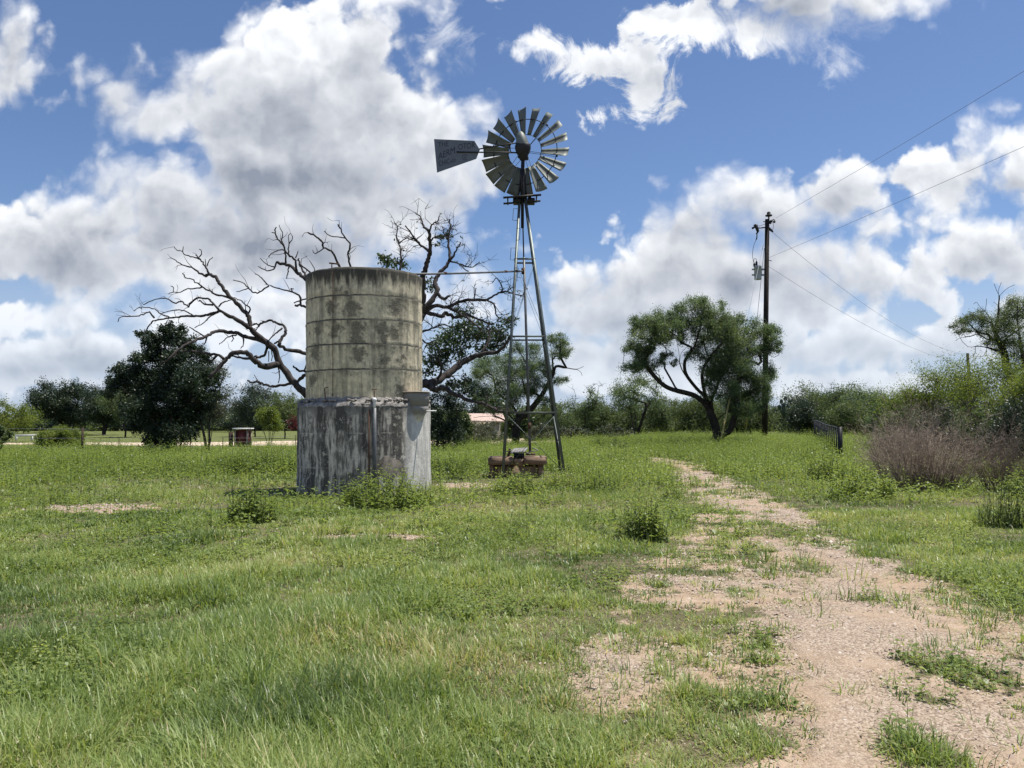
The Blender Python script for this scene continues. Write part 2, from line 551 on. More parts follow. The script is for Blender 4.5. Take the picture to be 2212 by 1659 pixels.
M['tan_post'] = plain('tan_timber', (0.30, 0.25, 0.20), 0.8, 0, 0.2, 8)
M['dark_post'] = plain('dark_brown_post', (0.035, 0.018, 0.013), 0.8)
M['glass'] = plain('dark_glass', (0.02, 0.025, 0.03), 0.08, 0, 0.1)
M['tyre'] = plain('tyre_rubber', (0.02, 0.02, 0.02), 0.8)
M['cactus'] = plain('cactus_skin', (0.03, 0.05, 0.03), 0.6)

# concrete of the tank: z and the angle round the wall drive stains that belong to the surface
def concrete(name, clean, stain, kind):
    m, t, p, _ = new_mat(name)
    oc = ocoord(t)
    sx = t.nodes.new('ShaderNodeSeparateXYZ'); t.links.new(oc, sx.inputs[0])
    z = sx.outputs['Z']
    streak = noise(t, vmap(t, oc, scale=(1, 1, 0.07 if kind == 'upper' else 0.13)), 5.5, 6, 0.62)
    streak2 = noise(t, vmap(t, oc, (3, 1, 2), scale=(1, 1, 0.16)), 13, 5, 0.6)
    blot = noise(t, vmap(t, oc, (7, 3, 1)), 2.3, 7, 0.66)
    fine = noise(t, oc, 40, 6, 0.65)
    mid = noise(t, oc, 9, 6, 0.65)
    col = mixc(t, sstep(t, mid, 0.3, 0.72), tuple(c * 0.72 for c in clean), tuple(c * 1.12 for c in clean))
    f1 = sstep(t, mth(t, 'ADD', streak, mth(t, 'MULTIPLY', mth(t, 'SUBTRACT', blot, 0.5), 0.0 if kind == 'upper' else 0.55)), 0.46 if kind == 'upper' else 0.40, 0.66 if kind == 'upper' else 0.57)
    f2 = sstep(t, blot, 0.50, 0.66)
    f3 = sstep(t, streak2, 0.47, 0.72 if kind == 'upper' else 0.60)
    if kind == 'upper':
        dirt = mth(t, 'MAXIMUM', mth(t, 'MULTIPLY', f1, 0.62), mth(t, 'MULTIPLY', mth(t, 'MULTIPLY', f2, sstep(t, mid, 0.36, 0.60)), 0.9))
        dirt = mth(t, 'MAXIMUM', dirt, mth(t, 'MULTIPLY', f3, 0.45))
        top = sstep(t, mth(t, 'MULTIPLY_ADD', streak2, 1.0, z), 4.86, 5.25)
        dirt = mth(t, 'MAXIMUM', dirt, mth(t, 'MULTIPLY', top, 0.97))
        for zj in JOINTS:
            d = mth(t, 'ABSOLUTE', mth(t, 'SUBTRACT', mth(t, 'MULTIPLY_ADD', mid, 0.05, z), zj + 0.025))
            line = sstep(t, d, 0.030, 0.006, 0.0, 0.95)
            dirt = mth(t, 'MAXIMUM', dirt, mth(t, 'MULTIPLY', line, sstep(t, streak2, 0.24, 0.42)))
            run = sstep(t, mth(t, 'SUBTRACT', zj, z), 0.0, 0.34, 1.0, 0.0)
            run = mth(t, 'MULTIPLY', mth(t, 'MULTIPLY', run, sstep(t, z, zj, zj - 0.01)), sstep(t, streak, 0.44, 0.60))
            dirt = mth(t, 'MAXIMUM', dirt, mth(t, 'MULTIPLY', run, 0.8))
        for (bx, by, bz, br) in BLOTS:
            dd = t.nodes.new('ShaderNodeVectorMath'); dd.operation = 'DISTANCE'
            t.links.new(oc, dd.inputs[0]); dd.inputs[1].default_value = (bx, by, bz)
            spot = sstep(t, mth(t, 'MULTIPLY_ADD', mth(t, 'SUBTRACT', mid, 0.5), 0.42, dd.outputs['Value']), br * 1.15, br * 0.45)
            dirt = mth(t, 'MAXIMUM', dirt, mth(t, 'MULTIPLY', spot, mth(t, 'MULTIPLY_ADD', fine, 0.9, 0.28), clamp=True))
    else:
        dirt = mth(t, 'MULTIPLY', mth(t, 'MAXIMUM', mth(t, 'MULTIPLY', f1, 0.95), mth(t, 'MULTIPLY', f3, 0.80)), sstep(t, mth(t, 'MULTIPLY_ADD', fine, 0.5, mid), 0.48, 0.70, 0.55, 1.0))
        flake = mth(t, 'MULTIPLY', sstep(t, blot, 0.53, 0.60), sstep(t, mid, 0.50, 0.58))
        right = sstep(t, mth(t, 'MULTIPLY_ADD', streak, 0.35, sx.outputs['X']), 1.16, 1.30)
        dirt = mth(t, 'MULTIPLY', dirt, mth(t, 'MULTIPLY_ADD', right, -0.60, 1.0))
        dirt = mth(t, 'MULTIPLY', dirt, mth(t, 'MULTIPLY_ADD', flake, -0.75, 1.0))
        dirt = mth(t, 'MAXIMUM', dirt, mth(t, 'MULTIPLY', sstep(t, mth(t, 'MULTIPLY_ADD', blot, 0.8, z), 1.98, 2.26), 0.7))
        for zj in (0.62, 1.34):
            d = mth(t, 'ABSOLUTE', mth(t, 'SUBTRACT', mth(t, 'MULTIPLY_ADD', mid, 0.06, z), zj + 0.03))
            dirt = mth(t, 'MULTIPLY', dirt, mth(t, 'SUBTRACT', 1.0, mth(t, 'MULTIPLY', sstep(t, d, 0.02, 0.005), mth(t, 'MULTIPLY', sstep(t, blot, 0.46, 0.54), 0.55))))
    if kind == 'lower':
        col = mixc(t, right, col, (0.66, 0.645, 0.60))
    c = mixc(t, dirt, col, stain)
    c = mixc(t, mth(t, 'MULTIPLY', sstep(t, fine, 0.35, 0.7), 0.3), c, (0.35, 0.34, 0.32), 'OVERLAY')
    if kind == 'lower':
        c = mixc(t, mth(t, 'MULTIPLY', sstep(t, mth(t, 'MULTIPLY_ADD', mid, 0.3, z), 0.32, 0.10), 0.5), c, (0.24, 0.16, 0.10))
    setp(t, p, 'Base Color', c)
    setp(t, p, 'Roughness', 0.9)
    setp(t, p, 'Specular IOR Level', 0.2)
    bump(t, p, mth(t, 'ADD', mth(t, 'MULTIPLY', mid, 1.0), mth(t, 'MULTIPLY', fine, 0.5)), 0.6, 0.018)
    return m

def timber_mat():
    m, t, p, _ = new_mat('warm_concrete_and_timber')
    oc = ocoord(t)
    n = noise(t, vmap(t, oc, scale=(0.6, 1, 2.5)), 5, 6, 0.65)
    f = noise(t, oc, 30, 5, 0.6)
    c = ramp(t, n, [(0.28, (0.085, 0.052, 0.034)), (0.52, (0.22, 0.145, 0.095)), (0.75, (0.38, 0.285, 0.20))])
    setp(t, p, 'Base Color', mixc(t, mth(t, 'MULTIPLY', f, 0.3), c, (0.12, 0.09, 0.07)))
    setp(t, p, 'Roughness', 0.9)
    bump(t, p, f, 0.5, 0.012)
    return m
M['timber'] = timber_mat()

def soil_nodes(t, oc):
    big = noise(t, oc, 0.55, 5, 0.6)
    mid = noise(t, oc, 4.0, 6, 0.65)
    fine = noise(t, oc, 55, 5, 0.65)
    peb = t.nodes.new('ShaderNodeTexVoronoi'); peb.inputs['Scale'].default_value = 80.0
    t.links.new(oc, peb.inputs['Vector'])
    sand = ramp(t, mid, [(0.28, (0.25, 0.175, 0.118)), (0.52, (0.385, 0.285, 0.195)), (0.75, (0.45, 0.35, 0.262))])
    grav = ramp(t, peb.outputs['Color'], [(0.1, (0.15, 0.112, 0.086)), (0.5, (0.33, 0.255, 0.188)), (0.9, (0.48, 0.40, 0.32))])
    c = mixc(t, sstep(t, big, 0.43, 0.60), sand, grav)
    c = mixc(t, mth(t, 'MULTIPLY', sstep(t, fine, 0.5, 0.72), 0.45), c, (0.17, 0.125, 0.095))
    return c, mth(t, 'ADD', mth(t, 'MULTIPLY', peb.outputs['Distance'], -0.8), mth(t, 'MULTIPLY', fine, 0.6)), mid, big
def ground_mat(name, bare_only):
    m, t, p, _ = new_mat(name)
    oc = ocoord(t)
    c, h, mid, big = soil_nodes(t, oc)
    if not bare_only:
        g = ramp(t, noise(t, oc, 1.3, 7, 0.65), [(0.3, (0.052, 0.062, 0.022)), (0.5, (0.095, 0.110, 0.040)), (0.7, (0.160, 0.160, 0.070))])
        under = ramp(t, mid, [(0.3, (0.075, 0.064, 0.038)), (0.6, (0.155, 0.128, 0.080)), (0.8, (0.27, 0.205, 0.135))])
        gx = t.nodes.new('ShaderNodeSeparateXYZ'); t.links.new(oc, gx.inputs[0])
        g = mixc(t, sstep(t, gx.outputs['Y'], 14, 40), under, g)
        c = mixc(t, sstep(t, mth(t, 'ADD', attr(t), mth(t, 'MULTIPLY', mth(t, 'SUBTRACT', mid, 0.5), 0.7)), 0.30, 0.52), g, c)
    setp(t, p, 'Base Color', c)
    setp(t, p, 'Roughness', 0.95)
    setp(t, p, 'Specular IOR Level', 0.15)
    bump(t, p, h, 0.7, 0.012)
    return m
M['ground'] = ground_mat('meadow_soil', False)
M['path'] = ground_mat('sandy_gravel', True)
def road_mat():
    m, t, p, _ = new_mat('pale_caliche_road')
    oc = ocoord(t)
    c = ramp(t, noise(t, oc, 0.8, 7, 0.65), [(0.3, (0.42, 0.32, 0.22)), (0.7, (0.60, 0.49, 0.37))])
    setp(t, p, 'Base Color', c); setp(t, p, 'Roughness', 0.95)
    bump(t, p, noise(t, oc, 12, 5), 0.5, 0.02)
    return m
M['road'] = road_mat()
def lawn_mat():
    m, t, p, _ = new_mat('mown_lawn')
    oc = ocoord(t)
    c = ramp(t, noise(t, oc, 2.5, 8, 0.7), [(0.3, (0.075, 0.098, 0.030)), (0.5, (0.125, 0.145, 0.048)), (0.72, (0.20, 0.195, 0.085))])
    setp(t, p, 'Base Color', c); setp(t, p, 'Roughness', 0.95); setp(t, p, 'Specular IOR Level', 0.1)
    bump(t, p, noise(t, oc, 30, 4), 1.0, 0.05)
    return m
M['lawn'] = lawn_mat()
def stone_mat():
    m, t, p, _ = new_mat('pebbles')
    setp(t, p, 'Base Color', ramp(t, attr(t), [(0, (0.09, 0.07, 0.06)), (0.35, (0.27, 0.195, 0.145)), (0.7, (0.38, 0.31, 0.255)), (1, (0.54, 0.49, 0.43))]))
    setp(t, p, 'Roughness', 0.85)
    return m
M['stone'] = stone_mat()

# ================================================================== where the ground is bare
def topx(x, y, z=0.0):
    c, s = math.cos(PITCH), math.sin(PITCH)
    zz = z - EYE
    f = np.maximum(y * c + zz * s, 0.3)
    return CX + FPX * x / f, CY - FPX * (-y * s + zz * c) / f
_core = np.array([(985, 1395, 1400), (992, 1400, 1450), (1005, 1430, 1515), (1020, 1470, 1535), (1050, 1500, 1605), (1100, 1560, 1705), (1150, 1610, 1795),
                  (1200, 1640, 1890), (1250, 1700, 1985), (1300, 1740, 2055), (1350, 1740, 2130), (1400, 1690, 2210), (1450, 1680, 2260),
                  (1500, 1660, 2340), (1560, 1640, 2420), (1659, 1620, 2560), (2600, 1500, 4600)], float)
_outer = np.array([(978, 1300, 1310), (985, 1255, 1365), (1000, 1370, 1510), (1020, 1440, 1550), (1050, 1450, 1630), (1100, 1500, 1720), (1150, 1470, 1810), (1200, 1390, 1925),
                   (1250, 1330, 2040), (1300, 1290, 2140), (1350, 1250, 2260), (1400, 1190, 2380), (1450, 1130, 2480), (1500, 1190, 2600),
                   (1560, 1270, 2700), (1659, 1270, 2900), (2600, 700, 5200)], float)
def _inside(rows, px, py, y):
    l = np.interp(py, rows[:, 0], rows[:, 1]); r = np.interp(py, rows[:, 0], rows[:, 2])
    d = np.minimum(px - l, r - px) / FPX * y
    return np.where((py < rows[0, 0]), -1.0, d)
def bare(x, y):
    """0 = closed grass, 1 = open sand and gravel"""
    x = np.asarray(x, float); y = np.asarray(y, float)
    yy = np.maximum(y, 1.2)
    px, py = topx(x, yy)
    c = smooth(_inside(_core, px, py, yy), -0.25, 0.45)
    o = smooth(_inside(_outer, px, py, yy), -0.35, 0.45)
    b = 0.93 * c + 0.44 * o * (1 - c)
    n = fbm(x, y, 0.9, 4, 5) - 0.5
    n2 = fbm(x, y, 3.2, 3, 8) - 0.5
    n3 = fbm(x, y, 9.0, 2, 18) - 0.5
    b = b + (1.35 * n + 1.9 * n2 + 0.9 * n3) * np.maximum(c, o)
    # sandy scrape on the left, and small ones
    for (ex, ey, rx, ry, k) in ((-7.5, 14.0, 1.25, 0.75, 1.2), (-1.9, 10.6, 1.2, 0.25, 0.6), (-1.2, 19.2, 0.9, 0.8, 0.7), (-5.3, 16.7, 0.5, 0.35, 0.75)):
        q = np.sqrt(((x - ex) / rx) ** 2 + ((y - ey) / ry) ** 2)
        b = np.maximum(b, k * smooth(1.25 - q + 1.0 * n2, 0, 0.6))
    return np.clip(b, 0, 1)

def road_in(x, y):
    """pale dirt road across the left background"""
    c = 55.0 + 0.09 * (x + 12) + 0.5 * np.sin(x * 0.11)
    w = 2.6 + 4.2 * smooth(x, -32, -14)
    return w - np.abs(y - c), c

# ground: one sheet to the horizon
gx = np.concatenate((-np.geomspace(420, 14.5, 46), np.arange(-14.0, 14.01, 0.14), np.geomspace(14.5, 420, 46)))
gy = np.concatenate((-np.geomspace(160, 2.2, 22), np.arange(-2, 24.01, 0.13), np.geomspace(24.6, 1500, 90)))
GX, GY = np.meshgrid(gx, gy)
GZ = zg(GX, GY) - 0.12 * smooth(GY, 120, 900)
nx, ny = len(gx), len(gy)
ii, jj = np.meshgrid(np.arange(ny - 1), np.arange(nx - 1), indexing='ij')
b = MB()
b.add(np.stack((GX, GY, GZ), -1).reshape(-1, 3), np.stack((ii * nx + jj, ii * nx + jj + 1, (ii + 1) * nx + jj + 1, (ii + 1) * nx + jj), -1).reshape(-1, 4), bare(GX, GY).ravel())
tag(b.build('ground', M['ground'], smooth=True), kind='structure')

def sheet(name, x0, x1, y0, y1, st, keep, lift, m, kind='structure'):
    X, Y = np.meshgrid(np.arange(x0, x1, st), np.arange(y0, y1, st))
    Z = zg(X, Y) + (lift(X, Y) if callable(lift) else lift)
    k = keep(X, Y)
    h, w = X.shape
    i, j = np.meshgrid(np.arange(h - 1), np.arange(w - 1), indexing='ij')
    ok = (k[:-1, :-1] & k[1:, :-1] & k[:-1, 1:] & k[1:, 1:])
    i, j = i[ok], j[ok]
    pad = np.pad(ok, 1)
    rim = ~(pad[:-1, :-1] & pad[1:, :-1] & pad[:-1, 1:] & pad[1:, 1:])
    Z = Z - rim * 0.06
    F = np.stack((i * w + j, i * w + j + 1, (i + 1) * w + j + 1, (i + 1) * w + j), -1)
    used = np.unique(F); mp = np.zeros(h * w, int); mp[used] = np.arange(len(used))
    bb = MB(); bb.add(np.stack((X, Y, Z), -1).reshape(-1, 3)[used], mp[F])
    return tag(bb.build(name, m, smooth=True), kind=kind)
sheet('gravel_path', -2.0, 11.0, 1.2, 30.0, 0.07, lambda x, y: (bare(x, y) > 0.50) & (x > -1.6), lambda x, y: -0.012 + 0.026 * smooth(bare(x, y), 0.50, 0.66), M['path'])
sheet('dirt_road', -60, 4, 40, 72, 0.6, lambda x, y: road_in(x, y)[0] > 0, 0.06, M['road'])
sheet('lawn', -90, 2, 41, 130, 1.0, lambda x, y: y > 41.5 + 1.5 * np.sin(x * 0.3), 0.03, M['lawn'])

# ================================================================== the concrete tank
TX, TY = -3.33, 17.5
RU, RL = 1.30, 1.485
JOINTS = [2.69, 3.23, 3.75, 4.27]
def crop1(cx, cy):
    return (850 + cx / 2.2127) * .72, (750 + cy / 2.2127) * .72
def ang_at(px, r):
    """angle round the tank wall of radius r where photo column px meets its near face"""
    u = (px - CX) / FPX
    a_, b_, c_ = u * u + 1, -2 * (u * TX + TY), TX * TX + TY * TY - r * r
    y_ = (-b_ - math.sqrt(max(b_ * b_ - 4 * a_ * c_, 0))) / (2 * a_)
    return math.atan2(u * y_ - TX, TY - y_)
BLOTS = []
for cx, cy, r in ((350, 530, .20), (490, 520, .24), (490, 590, .20), (660, 525, .20), (672, 590, .14), (676, 735, .17), (745, 560, .22), (200, 860, .20), (215, 680, .26), (640, 640, .10), (760, 380, .26), (460, 390, .24), (330, 380, .18), (790, 940, .2), (235, 530, .16), (500, 690, .2)):
    px, py = crop1(cx, cy)
    an = ang_at(px, RU)
    sn, cs = math.sin(an), math.cos(an)
    BLOTS.append((RU * sn, -RU * cs, P(px, py, TY - RU * cs)[2], r))
M['conc_up'] = concrete('stained_cream_concrete', (0.80, 0.72, 0.53), (0.066, 0.064, 0.055), 'upper')
M['conc_low'] = concrete('blackened_whitewashed_concrete', (0.66, 0.61, 0.525), (0.070, 0.066, 0.060), 'lower')
M['rubble'] = plain('crumbling_pale_mortar', (0.24, 0.225, 0.205), 0.95, 0, 0.75, 7, 0.8)
M['conc_patch'] = plain('exposed_rough_aggregate', (0.078, 0.071, 0.060), 0.95, 0, 0.75, 9, 1.0)
tank = thing('water_tank', 'tall round concrete water tank of stained cream rings on a wider blackened base', 'water tank', (TX, TY, 0))
tank.rotation_euler = (0, R(-0.55), 0)
b = MB()
prof = [(RU - .02, 2.02)]
for zj in JOINTS:
    prof += [(RU, prof[-1][1] + .05), (RU + .004, zj - .05), (RU + .014, zj - .012), (RU + .012, zj), (RU - .012, zj + .004), (RU - .004, zj + .02)]
prof += [(RU, 4.40), (RU + .006, 4.66), (RU + .016, 4.80), (RU + .012, 4.855), (RU - .03, 4.875), (RU - .13, 4.875), (RU - .13, 4.70), (0.01, 4.70)]
def jit_u(r, z, a):
    n = fbm(a * 6 + 0 * z, z * 2.2 + 0 * a, 1, 4, 4) - .5
    return r + 0.018 * n * (r > 1.0), z + 0.03 * (fbm(a * 5 + 0 * z, 0 * z + 3.1, 1, 3, 9) - .5) * (z > 4.82) + 0.016 * (fbm(a * 9 + 0 * z, z, 1, 3, 2) - .5)
b.lathe(prof, 180, jit=jit_u)
b.v[-1] += np.array((TX, TY, 0))
b.build('upper_tank', M['conc_up'], tank, True)
b = MB()
prof = [(RL, -.3), (RL + .01, .25), (RL, .62), (RL + .006, 1.0), (RL - .004, 1.34), (RL, 1.7), (RL - .002, 1.88), (RL - .008, 1.95)]
def jit_l(r, z, a):
    n = fbm(a * 7 + 0 * z, z * 2.5 + 0 * a, 1, 4, 11) - .5
    e = fbm(a * 26 + 0 * z, z * 3 + 0 * a, 1, 4, 12) - .5
    return r + .022 * n, z + .10 * e * (z > 1.9)
b.lathe(prof, 200, jit=jit_l)
b.v[-1] += np.array((TX, TY, 0))
b.build('base_tank', M['conc_low'], tank, True)
b = MB()
def jit_e(r, z, a):
    e = fbm(a * 26 + 0 * z, z * 3 + 0 * a, 1, 4, 12) - .5
    k = fbm(a * 40 + r * 30, z * 0 + r * 9, 1, 3, 33) - .5
    return r + .03 * k, z + .07 * k + .06 * e
b.lathe([(RL + .004, 1.90), (RL - .012, 1.975), (RL - .06, 1.985), (RL - .10, 2.0), (RL - .14, 2.03), (RU + .015, 2.08), (RU - .05, 2.15)], 220, jit=jit_e)
rr_ = np.random.default_rng(17)
for k in range(150):
    a = rr_.uniform(0, 6.283); ra = rr_.uniform(RU + .02, RL - .02)
    sz = rr_.uniform(.02, .06)
    b.box((ra * math.sin(a), -ra * math.cos(a), 2.0 + sz * .35 + .04 * (RL - ra) / .18), (sz * 1.8, sz * 1.2, sz), np.array(Matrix.Rotation(rr_.uniform(0, 6), 3, 'Z') @ Matrix.Rotation(rr_.uniform(-.5, .5), 3, 'X')))
for q in range(len(b.v)):
    b.v[q] = b.v[q] + np.array((TX, TY, 0))
b.build('broken_ledge', M['rubble'], tank)
# little round float box at the right
b = MB()
FX, FY = TX + 1.22, TY - 0.62
def jit_f(r, z, a):
    return r + .012 * (fbm(a * 3 + 0 * z, z * 3 + 0 * a, 1, 3, 3) - .5), z
b.lathe([(.02, 1.45), (.16, 1.62), (.27, 1.80), (.30, 1.90), (.285, 1.905), (.285, 1.93), (.312, 1.94), (.312, 2.17), (.305, 2.19), (.01, 2.195)], 56, (FX, FY, 0), jit=jit_f)
b.build('float_box', M['conc_low'], tank, True)
b = MB()
b.lathe([(.01, 2.235), (.335, 2.225), (.338, 2.205), (.31, 2.20)], 40, (FX, FY, 0))
b.build('float_box_lid', M['cream_wall'], tank)
# patch of bare aggregate low on the front, arched like a filled doorway
b = MB()
a0 = ang_at(crop1(715, 0)[0], RL)
cols = 26
for k in range(cols):
    aa, ab = a0 - .27 + .54 * k / cols, a0 - .27 + .54 * (k + 1) / cols
    def hh(a):
        q = (a - a0) / .27
        return 0.84 - 0.28 * max(0, abs(q + .15)) ** 2.6 - .025 * math.sin(7 * q) - .12 * max(0, -q - .4)
    za, zb = [0.0, .25, .5], None
    rr = RL + .007
    v = [(TX + rr * math.sin(aa), TY - rr * math.cos(aa), 0), (TX + rr * math.sin(ab), TY - rr * math.cos(ab), 0),
         (TX + rr * math.sin(ab), TY - rr * math.cos(ab), hh(ab)), (TX + rr * math.sin(aa), TY - rr * math.cos(aa), hh(aa)),
         (TX + (rr - .05) * math.sin(ab), TY - (rr - .05) * math.cos(ab), hh(ab)), (TX + (rr - .05) * math.sin(aa), TY - (rr - .05) * math.cos(aa), hh(aa))]
    b.add(v, [(0, 1, 2, 3), (3, 2, 4, 5)])
b.build('bare_patch', M['conc_patch'], tank)
# valve pipe down the front
b = MB()
ap = ang_at(811, RL + .07)
pf_ = lambda r, z, da=0: (TX + r * math.sin(ap + da), TY - r * math.cos(ap + da), z)
b.tube([pf_(RL + .075, -.1), pf_(RL + .07, .9), pf_(RL + .075, 1.86)], .042, 12)
b.build('downpipe', M['pipe'], tank, True)
b = MB()
b.tube([pf_(RL + .06, -.1, -.075), pf_(RL + .06, 1.83, -.07)], .017, 8)
b.build('thin_pipe', M['rust'], tank, True)
b = MB()
b.tube([pf_(RL + .075, 1.84), pf_(RL + .075, 2.0), pf_(RL + .06, 2.04), pf_(RL - .02, 2.06), pf_(RU - .05, 2.06)], [.028, .028, .034, .034, .034], 12)
b.sphere(pf_(RL + .07, 2.03), .05, 12)
b.build('elbow', M['white_pipe'], tank, True)
b = MB()
b.tube([pf_(RL + .03, 2.06), pf_(RL + .03, 2.25)], .011, 8)
b.bar(pf_(RL + .03, 2.25, -.035), pf_(RL + .03, 2.25, .035), .018)
b.build('valve_handle', M['rust'], tank)
b = MB()
b.tube([(FX + .1, FY - .05, 1.80), (FX + .48, FY - .12, 1.80)], .014, 8)
b.build('outlet_stub', M['white_pipe'], tank)
# bent rod at the left of the ledge, thin float line up the wall, bracket on the rim
b = MB()
al = ang_at(crop1(270, 0)[0], RL)
q_ = lambda r, z, da=0: (TX + r * math.sin(al + da), TY - r * math.cos(al + da), z)
b.tube([q_(RL - .08, 1.98), q_(RL - .05, 2.30), q_(RL - .05, 2.31, .06)], .012, 6)
b.tube([q_(RU + .02, 2.1, .09), q_(RU + .025, 4.8, .09)], .006, 5)
b.tube([q_(RU - .05, 4.85, .03), q_(RU - .05, 4.98, .03)], .012, 6)
b.bar(q_(RU - .05, 4.99, -.02), q_(RU - .05, 4.95, .16), .03)
b.build('bent_rod', M['rust'], tank)

# ================================================================== windmill
TOPC = P(1128.5, 428, 22.6)                      # centre of the tower top
BC = np.array((0.61, 22.6, 0.0))
HB, HT = 0.91, 0.115
ZT = TOPC[2]
mill = thing('windmill', 'tall steel lattice windmill with many-bladed wheel and lettered tail vane', 'windmill', tuple(BC))
def leg_at(ix, iy, z):
    k = z / ZT
    c = BC * (1 - k) + TOPC * k
    h = HB * (1 - k) + HT * k
    return np.array((c[0] + ix * h, c[1] + iy * h, z))
CORN = [(-1, -1), (1, -1), (1, 1), (-1, 1)]
for ix, iy in CORN:
    b = MB()
    a_, t_ = leg_at(ix, iy, -.15), leg_at(ix, iy, ZT + .02)
    w = .075
    # angle iron: two flat flanges meeting at the outer corner
    b.bar(a_ + (-ix * w / 2, 0, 0), t_ + (-ix * w / 2, 0, 0), w, .009, up=(0, 1, 0))
    b.bar(a_ + (0, -iy * (w / 2 + .005), 0), t_ + (0, -iy * (w / 2 + .005), 0), .009, w, up=(0, 1, 0))
    b.build('leg', M['steel'], mill)
LV = [1.85, 4.05, 6.35]
for z in LV:
    for k in range(4):
        (ax, ay), (bx, by) = CORN[k], CORN[(k + 1) % 4]
        b = MB()
        b.bar(leg_at(ax * .985, ay * .985, z), leg_at(bx * .985, by * .985, z), .045, .012)
        b.bar(leg_at(ax * .985, ay * .985, z - .02), leg_at(bx * .985, by * .985, z - .02), .008, .045)
        b.build('girt', M['steel'], mill)
ZL = [0.1] + LV
for s in range(3):
    for k in range(4):
        (ax, ay), (bx, by) = CORN[k], CORN[(k + 1) % 4]
        for (px_, py_), (qx_, qy_), off in (((ax, ay), (bx, by), .955), ((bx, by), (ax, ay), .975)):
            b = MB()
            a1_, b1_ = leg_at(px_ * off, py_ * off, ZL[s] + .05), leg_at(qx_ * off, qy_ * off, ZL[s + 1] - .06)
            if s == 0:
                b.bar(a1_, b1_, .028, .008)
            else:
                b.tube([a1_, b1_], .0065 if s < 2 else .005, 6)
            b.build('brace', M['steel'], mill)
# step loops up the left legs
for k in range(8):
    z = 3.3 + k * .60
    if z > 7.8: break
    p0 = leg_at(-1, -1, z); p1 = leg_at(-1, -1, z + .36)
    sd = -1 if k % 2 else .8
    b = MB()
    b.tube([p0, p0 + (sd * .13, -.02, 0), p1 + (sd * .13, -.02, 0), p1], .0085, 6)
    b.build('step_loop', M['steel'], mill)
# platform
b = MB()
pa, pb = P(1087, 427, 22.3), P(1169, 421, 22.3)
for dy in (0.0, .62):
    b.bar(pa + (0, dy, 0), pb + (0, dy, 0), .10, .035)
for dx in (.12, .88):
    q = pa * (1 - dx) + pb * dx
    b.bar(q + (0, -.04, -.03), q + (0, .66, -.03), .04, .03)
for dx in (.30, .44, .58, .70):
    q = pa * (1 - dx) + pb * dx
    b.bar(q + (0, -.02, .015), q + (0, .66, .015), .10, .02)
b.build('platform', M['steel_dark'], mill)
for px_ in (1117, 1147):
    b = MB()
    q = P(px_, 431, 22.6)
    b.box(q + (0, 0, -.06), (.22, .34, .13))
    b.build('platform_block', M['steel_dark'], mill)
# mast and motor
PSI = R(-18)
E1 = np.array((math.cos(PSI), math.sin(PSI), 0)); E2 = np.array((0, 0, 1.0)); NN = np.array((-math.sin(PSI), math.cos(PSI), 0))
WHL = P(1133, 327, 22.75)                          # wheel centre
HUB = P(1129.5, 326, 22.5)
b = MB()
b.tube([TOPC + (0, 0, -.9), TOPC + (.0, 0, .2), HUB - (0, 0, .28)], [.045, .05, .055], 12)
for ix, iy in CORN:
    b.bar(leg_at(ix, iy, ZT - .05), HUB + (ix * .05, iy * .05, -.55), .045, .02)
b.bar(leg_at(-.4, -1, ZT - .02), HUB + (-.03, -.04, -.42), .055, .03)
b.build('mast', M['steel_dark'], mill)
b = MB()
b.lathe([(.05, -.30), (.10, -.26), (.13, -.16), (.20, -.06), (.235, .06), (.24, .14), (.22, .19), (.05, .2)], 28, HUB)
b.bar(HUB + (0, 0, -.02), WHL, .13, .13)
b.box(HUB + (.09, .02, -.21), (.14, .12, .10)); b.box(HUB + (-.10, -.02, -.19), (.10, .10, .05))
b.build('gearbox', M['steel_dark'], mill, True)
b = MB()
b.lathe([(.245, .14), (.245, .20), (.22, .34), (.175, .45), (.11, .54), (.02, .60)], 28, (0, 0, 0))
v = b.v[0].copy()
v[:, 0] *= .78; v[:, 0] -= np.maximum(v[:, 2] - .14, 0) * .16
b.v[0] = v + HUB
b.build('hood', M['steel_blade'], mill, True)
RW = 1.345
NB = 18
BETA = R(33)
def blade_frame(th):
    r = math.cos(th) * E1 + math.sin(th) * E2
    t = math.sin(th) * E1 - math.cos(th) * E2
    return r, t * math.cos(BETA) - NN * math.sin(BETA), NN * math.cos(BETA) + t * math.sin(BETA)
for k in range(NB):
    th = R(93.5) + k * 2 * math.pi / NB
    r, c, n = blade_frame(th)
    b = MB()
    S, Q = 7, 7
    V = []
    for side in (0, 1):
        for i in range(S):
            f = i / (S - 1)
            rad = RW * (.375 + .625 * f)
            wd = .19 + .205 * f
            for j in range(Q):
                g = j / (Q - 1) - .5
                sag = (.25 - g * g) * wd * .62
                rr_ = rad - (.015 * abs(g) * wd if i == S - 1 else 0)
                V.append(WHL + r * rr_ + c * g * wd + n * (sag + (-.0018 if side else .0018)))
    V = np.array(V)
    F = []
    N1 = S * Q
    for i in range(S - 1):
        for j in range(Q - 1):
            q = i * Q + j
            F.append((q, q + 1, q + Q + 1, q + Q)); F.append((N1 + q, N1 + q + Q, N1 + q + Q + 1, N1 + q + 1))
    edge_ = [i for i in range(Q)] + [i * Q + Q - 1 for i in range(1, S)] + [(S - 1) * Q + i for i in range(Q - 2, -1, -1)] + [i * Q for i in range(S - 2, 0, -1)]
    for a_, b_ in zip(edge_, edge_[1:] + edge_[:1]):
        F.append((a_, a_ + N1, b_ + N1, b_))
    b.add(V, F)
    b.build('blade', M['steel_blade'], mill, True)
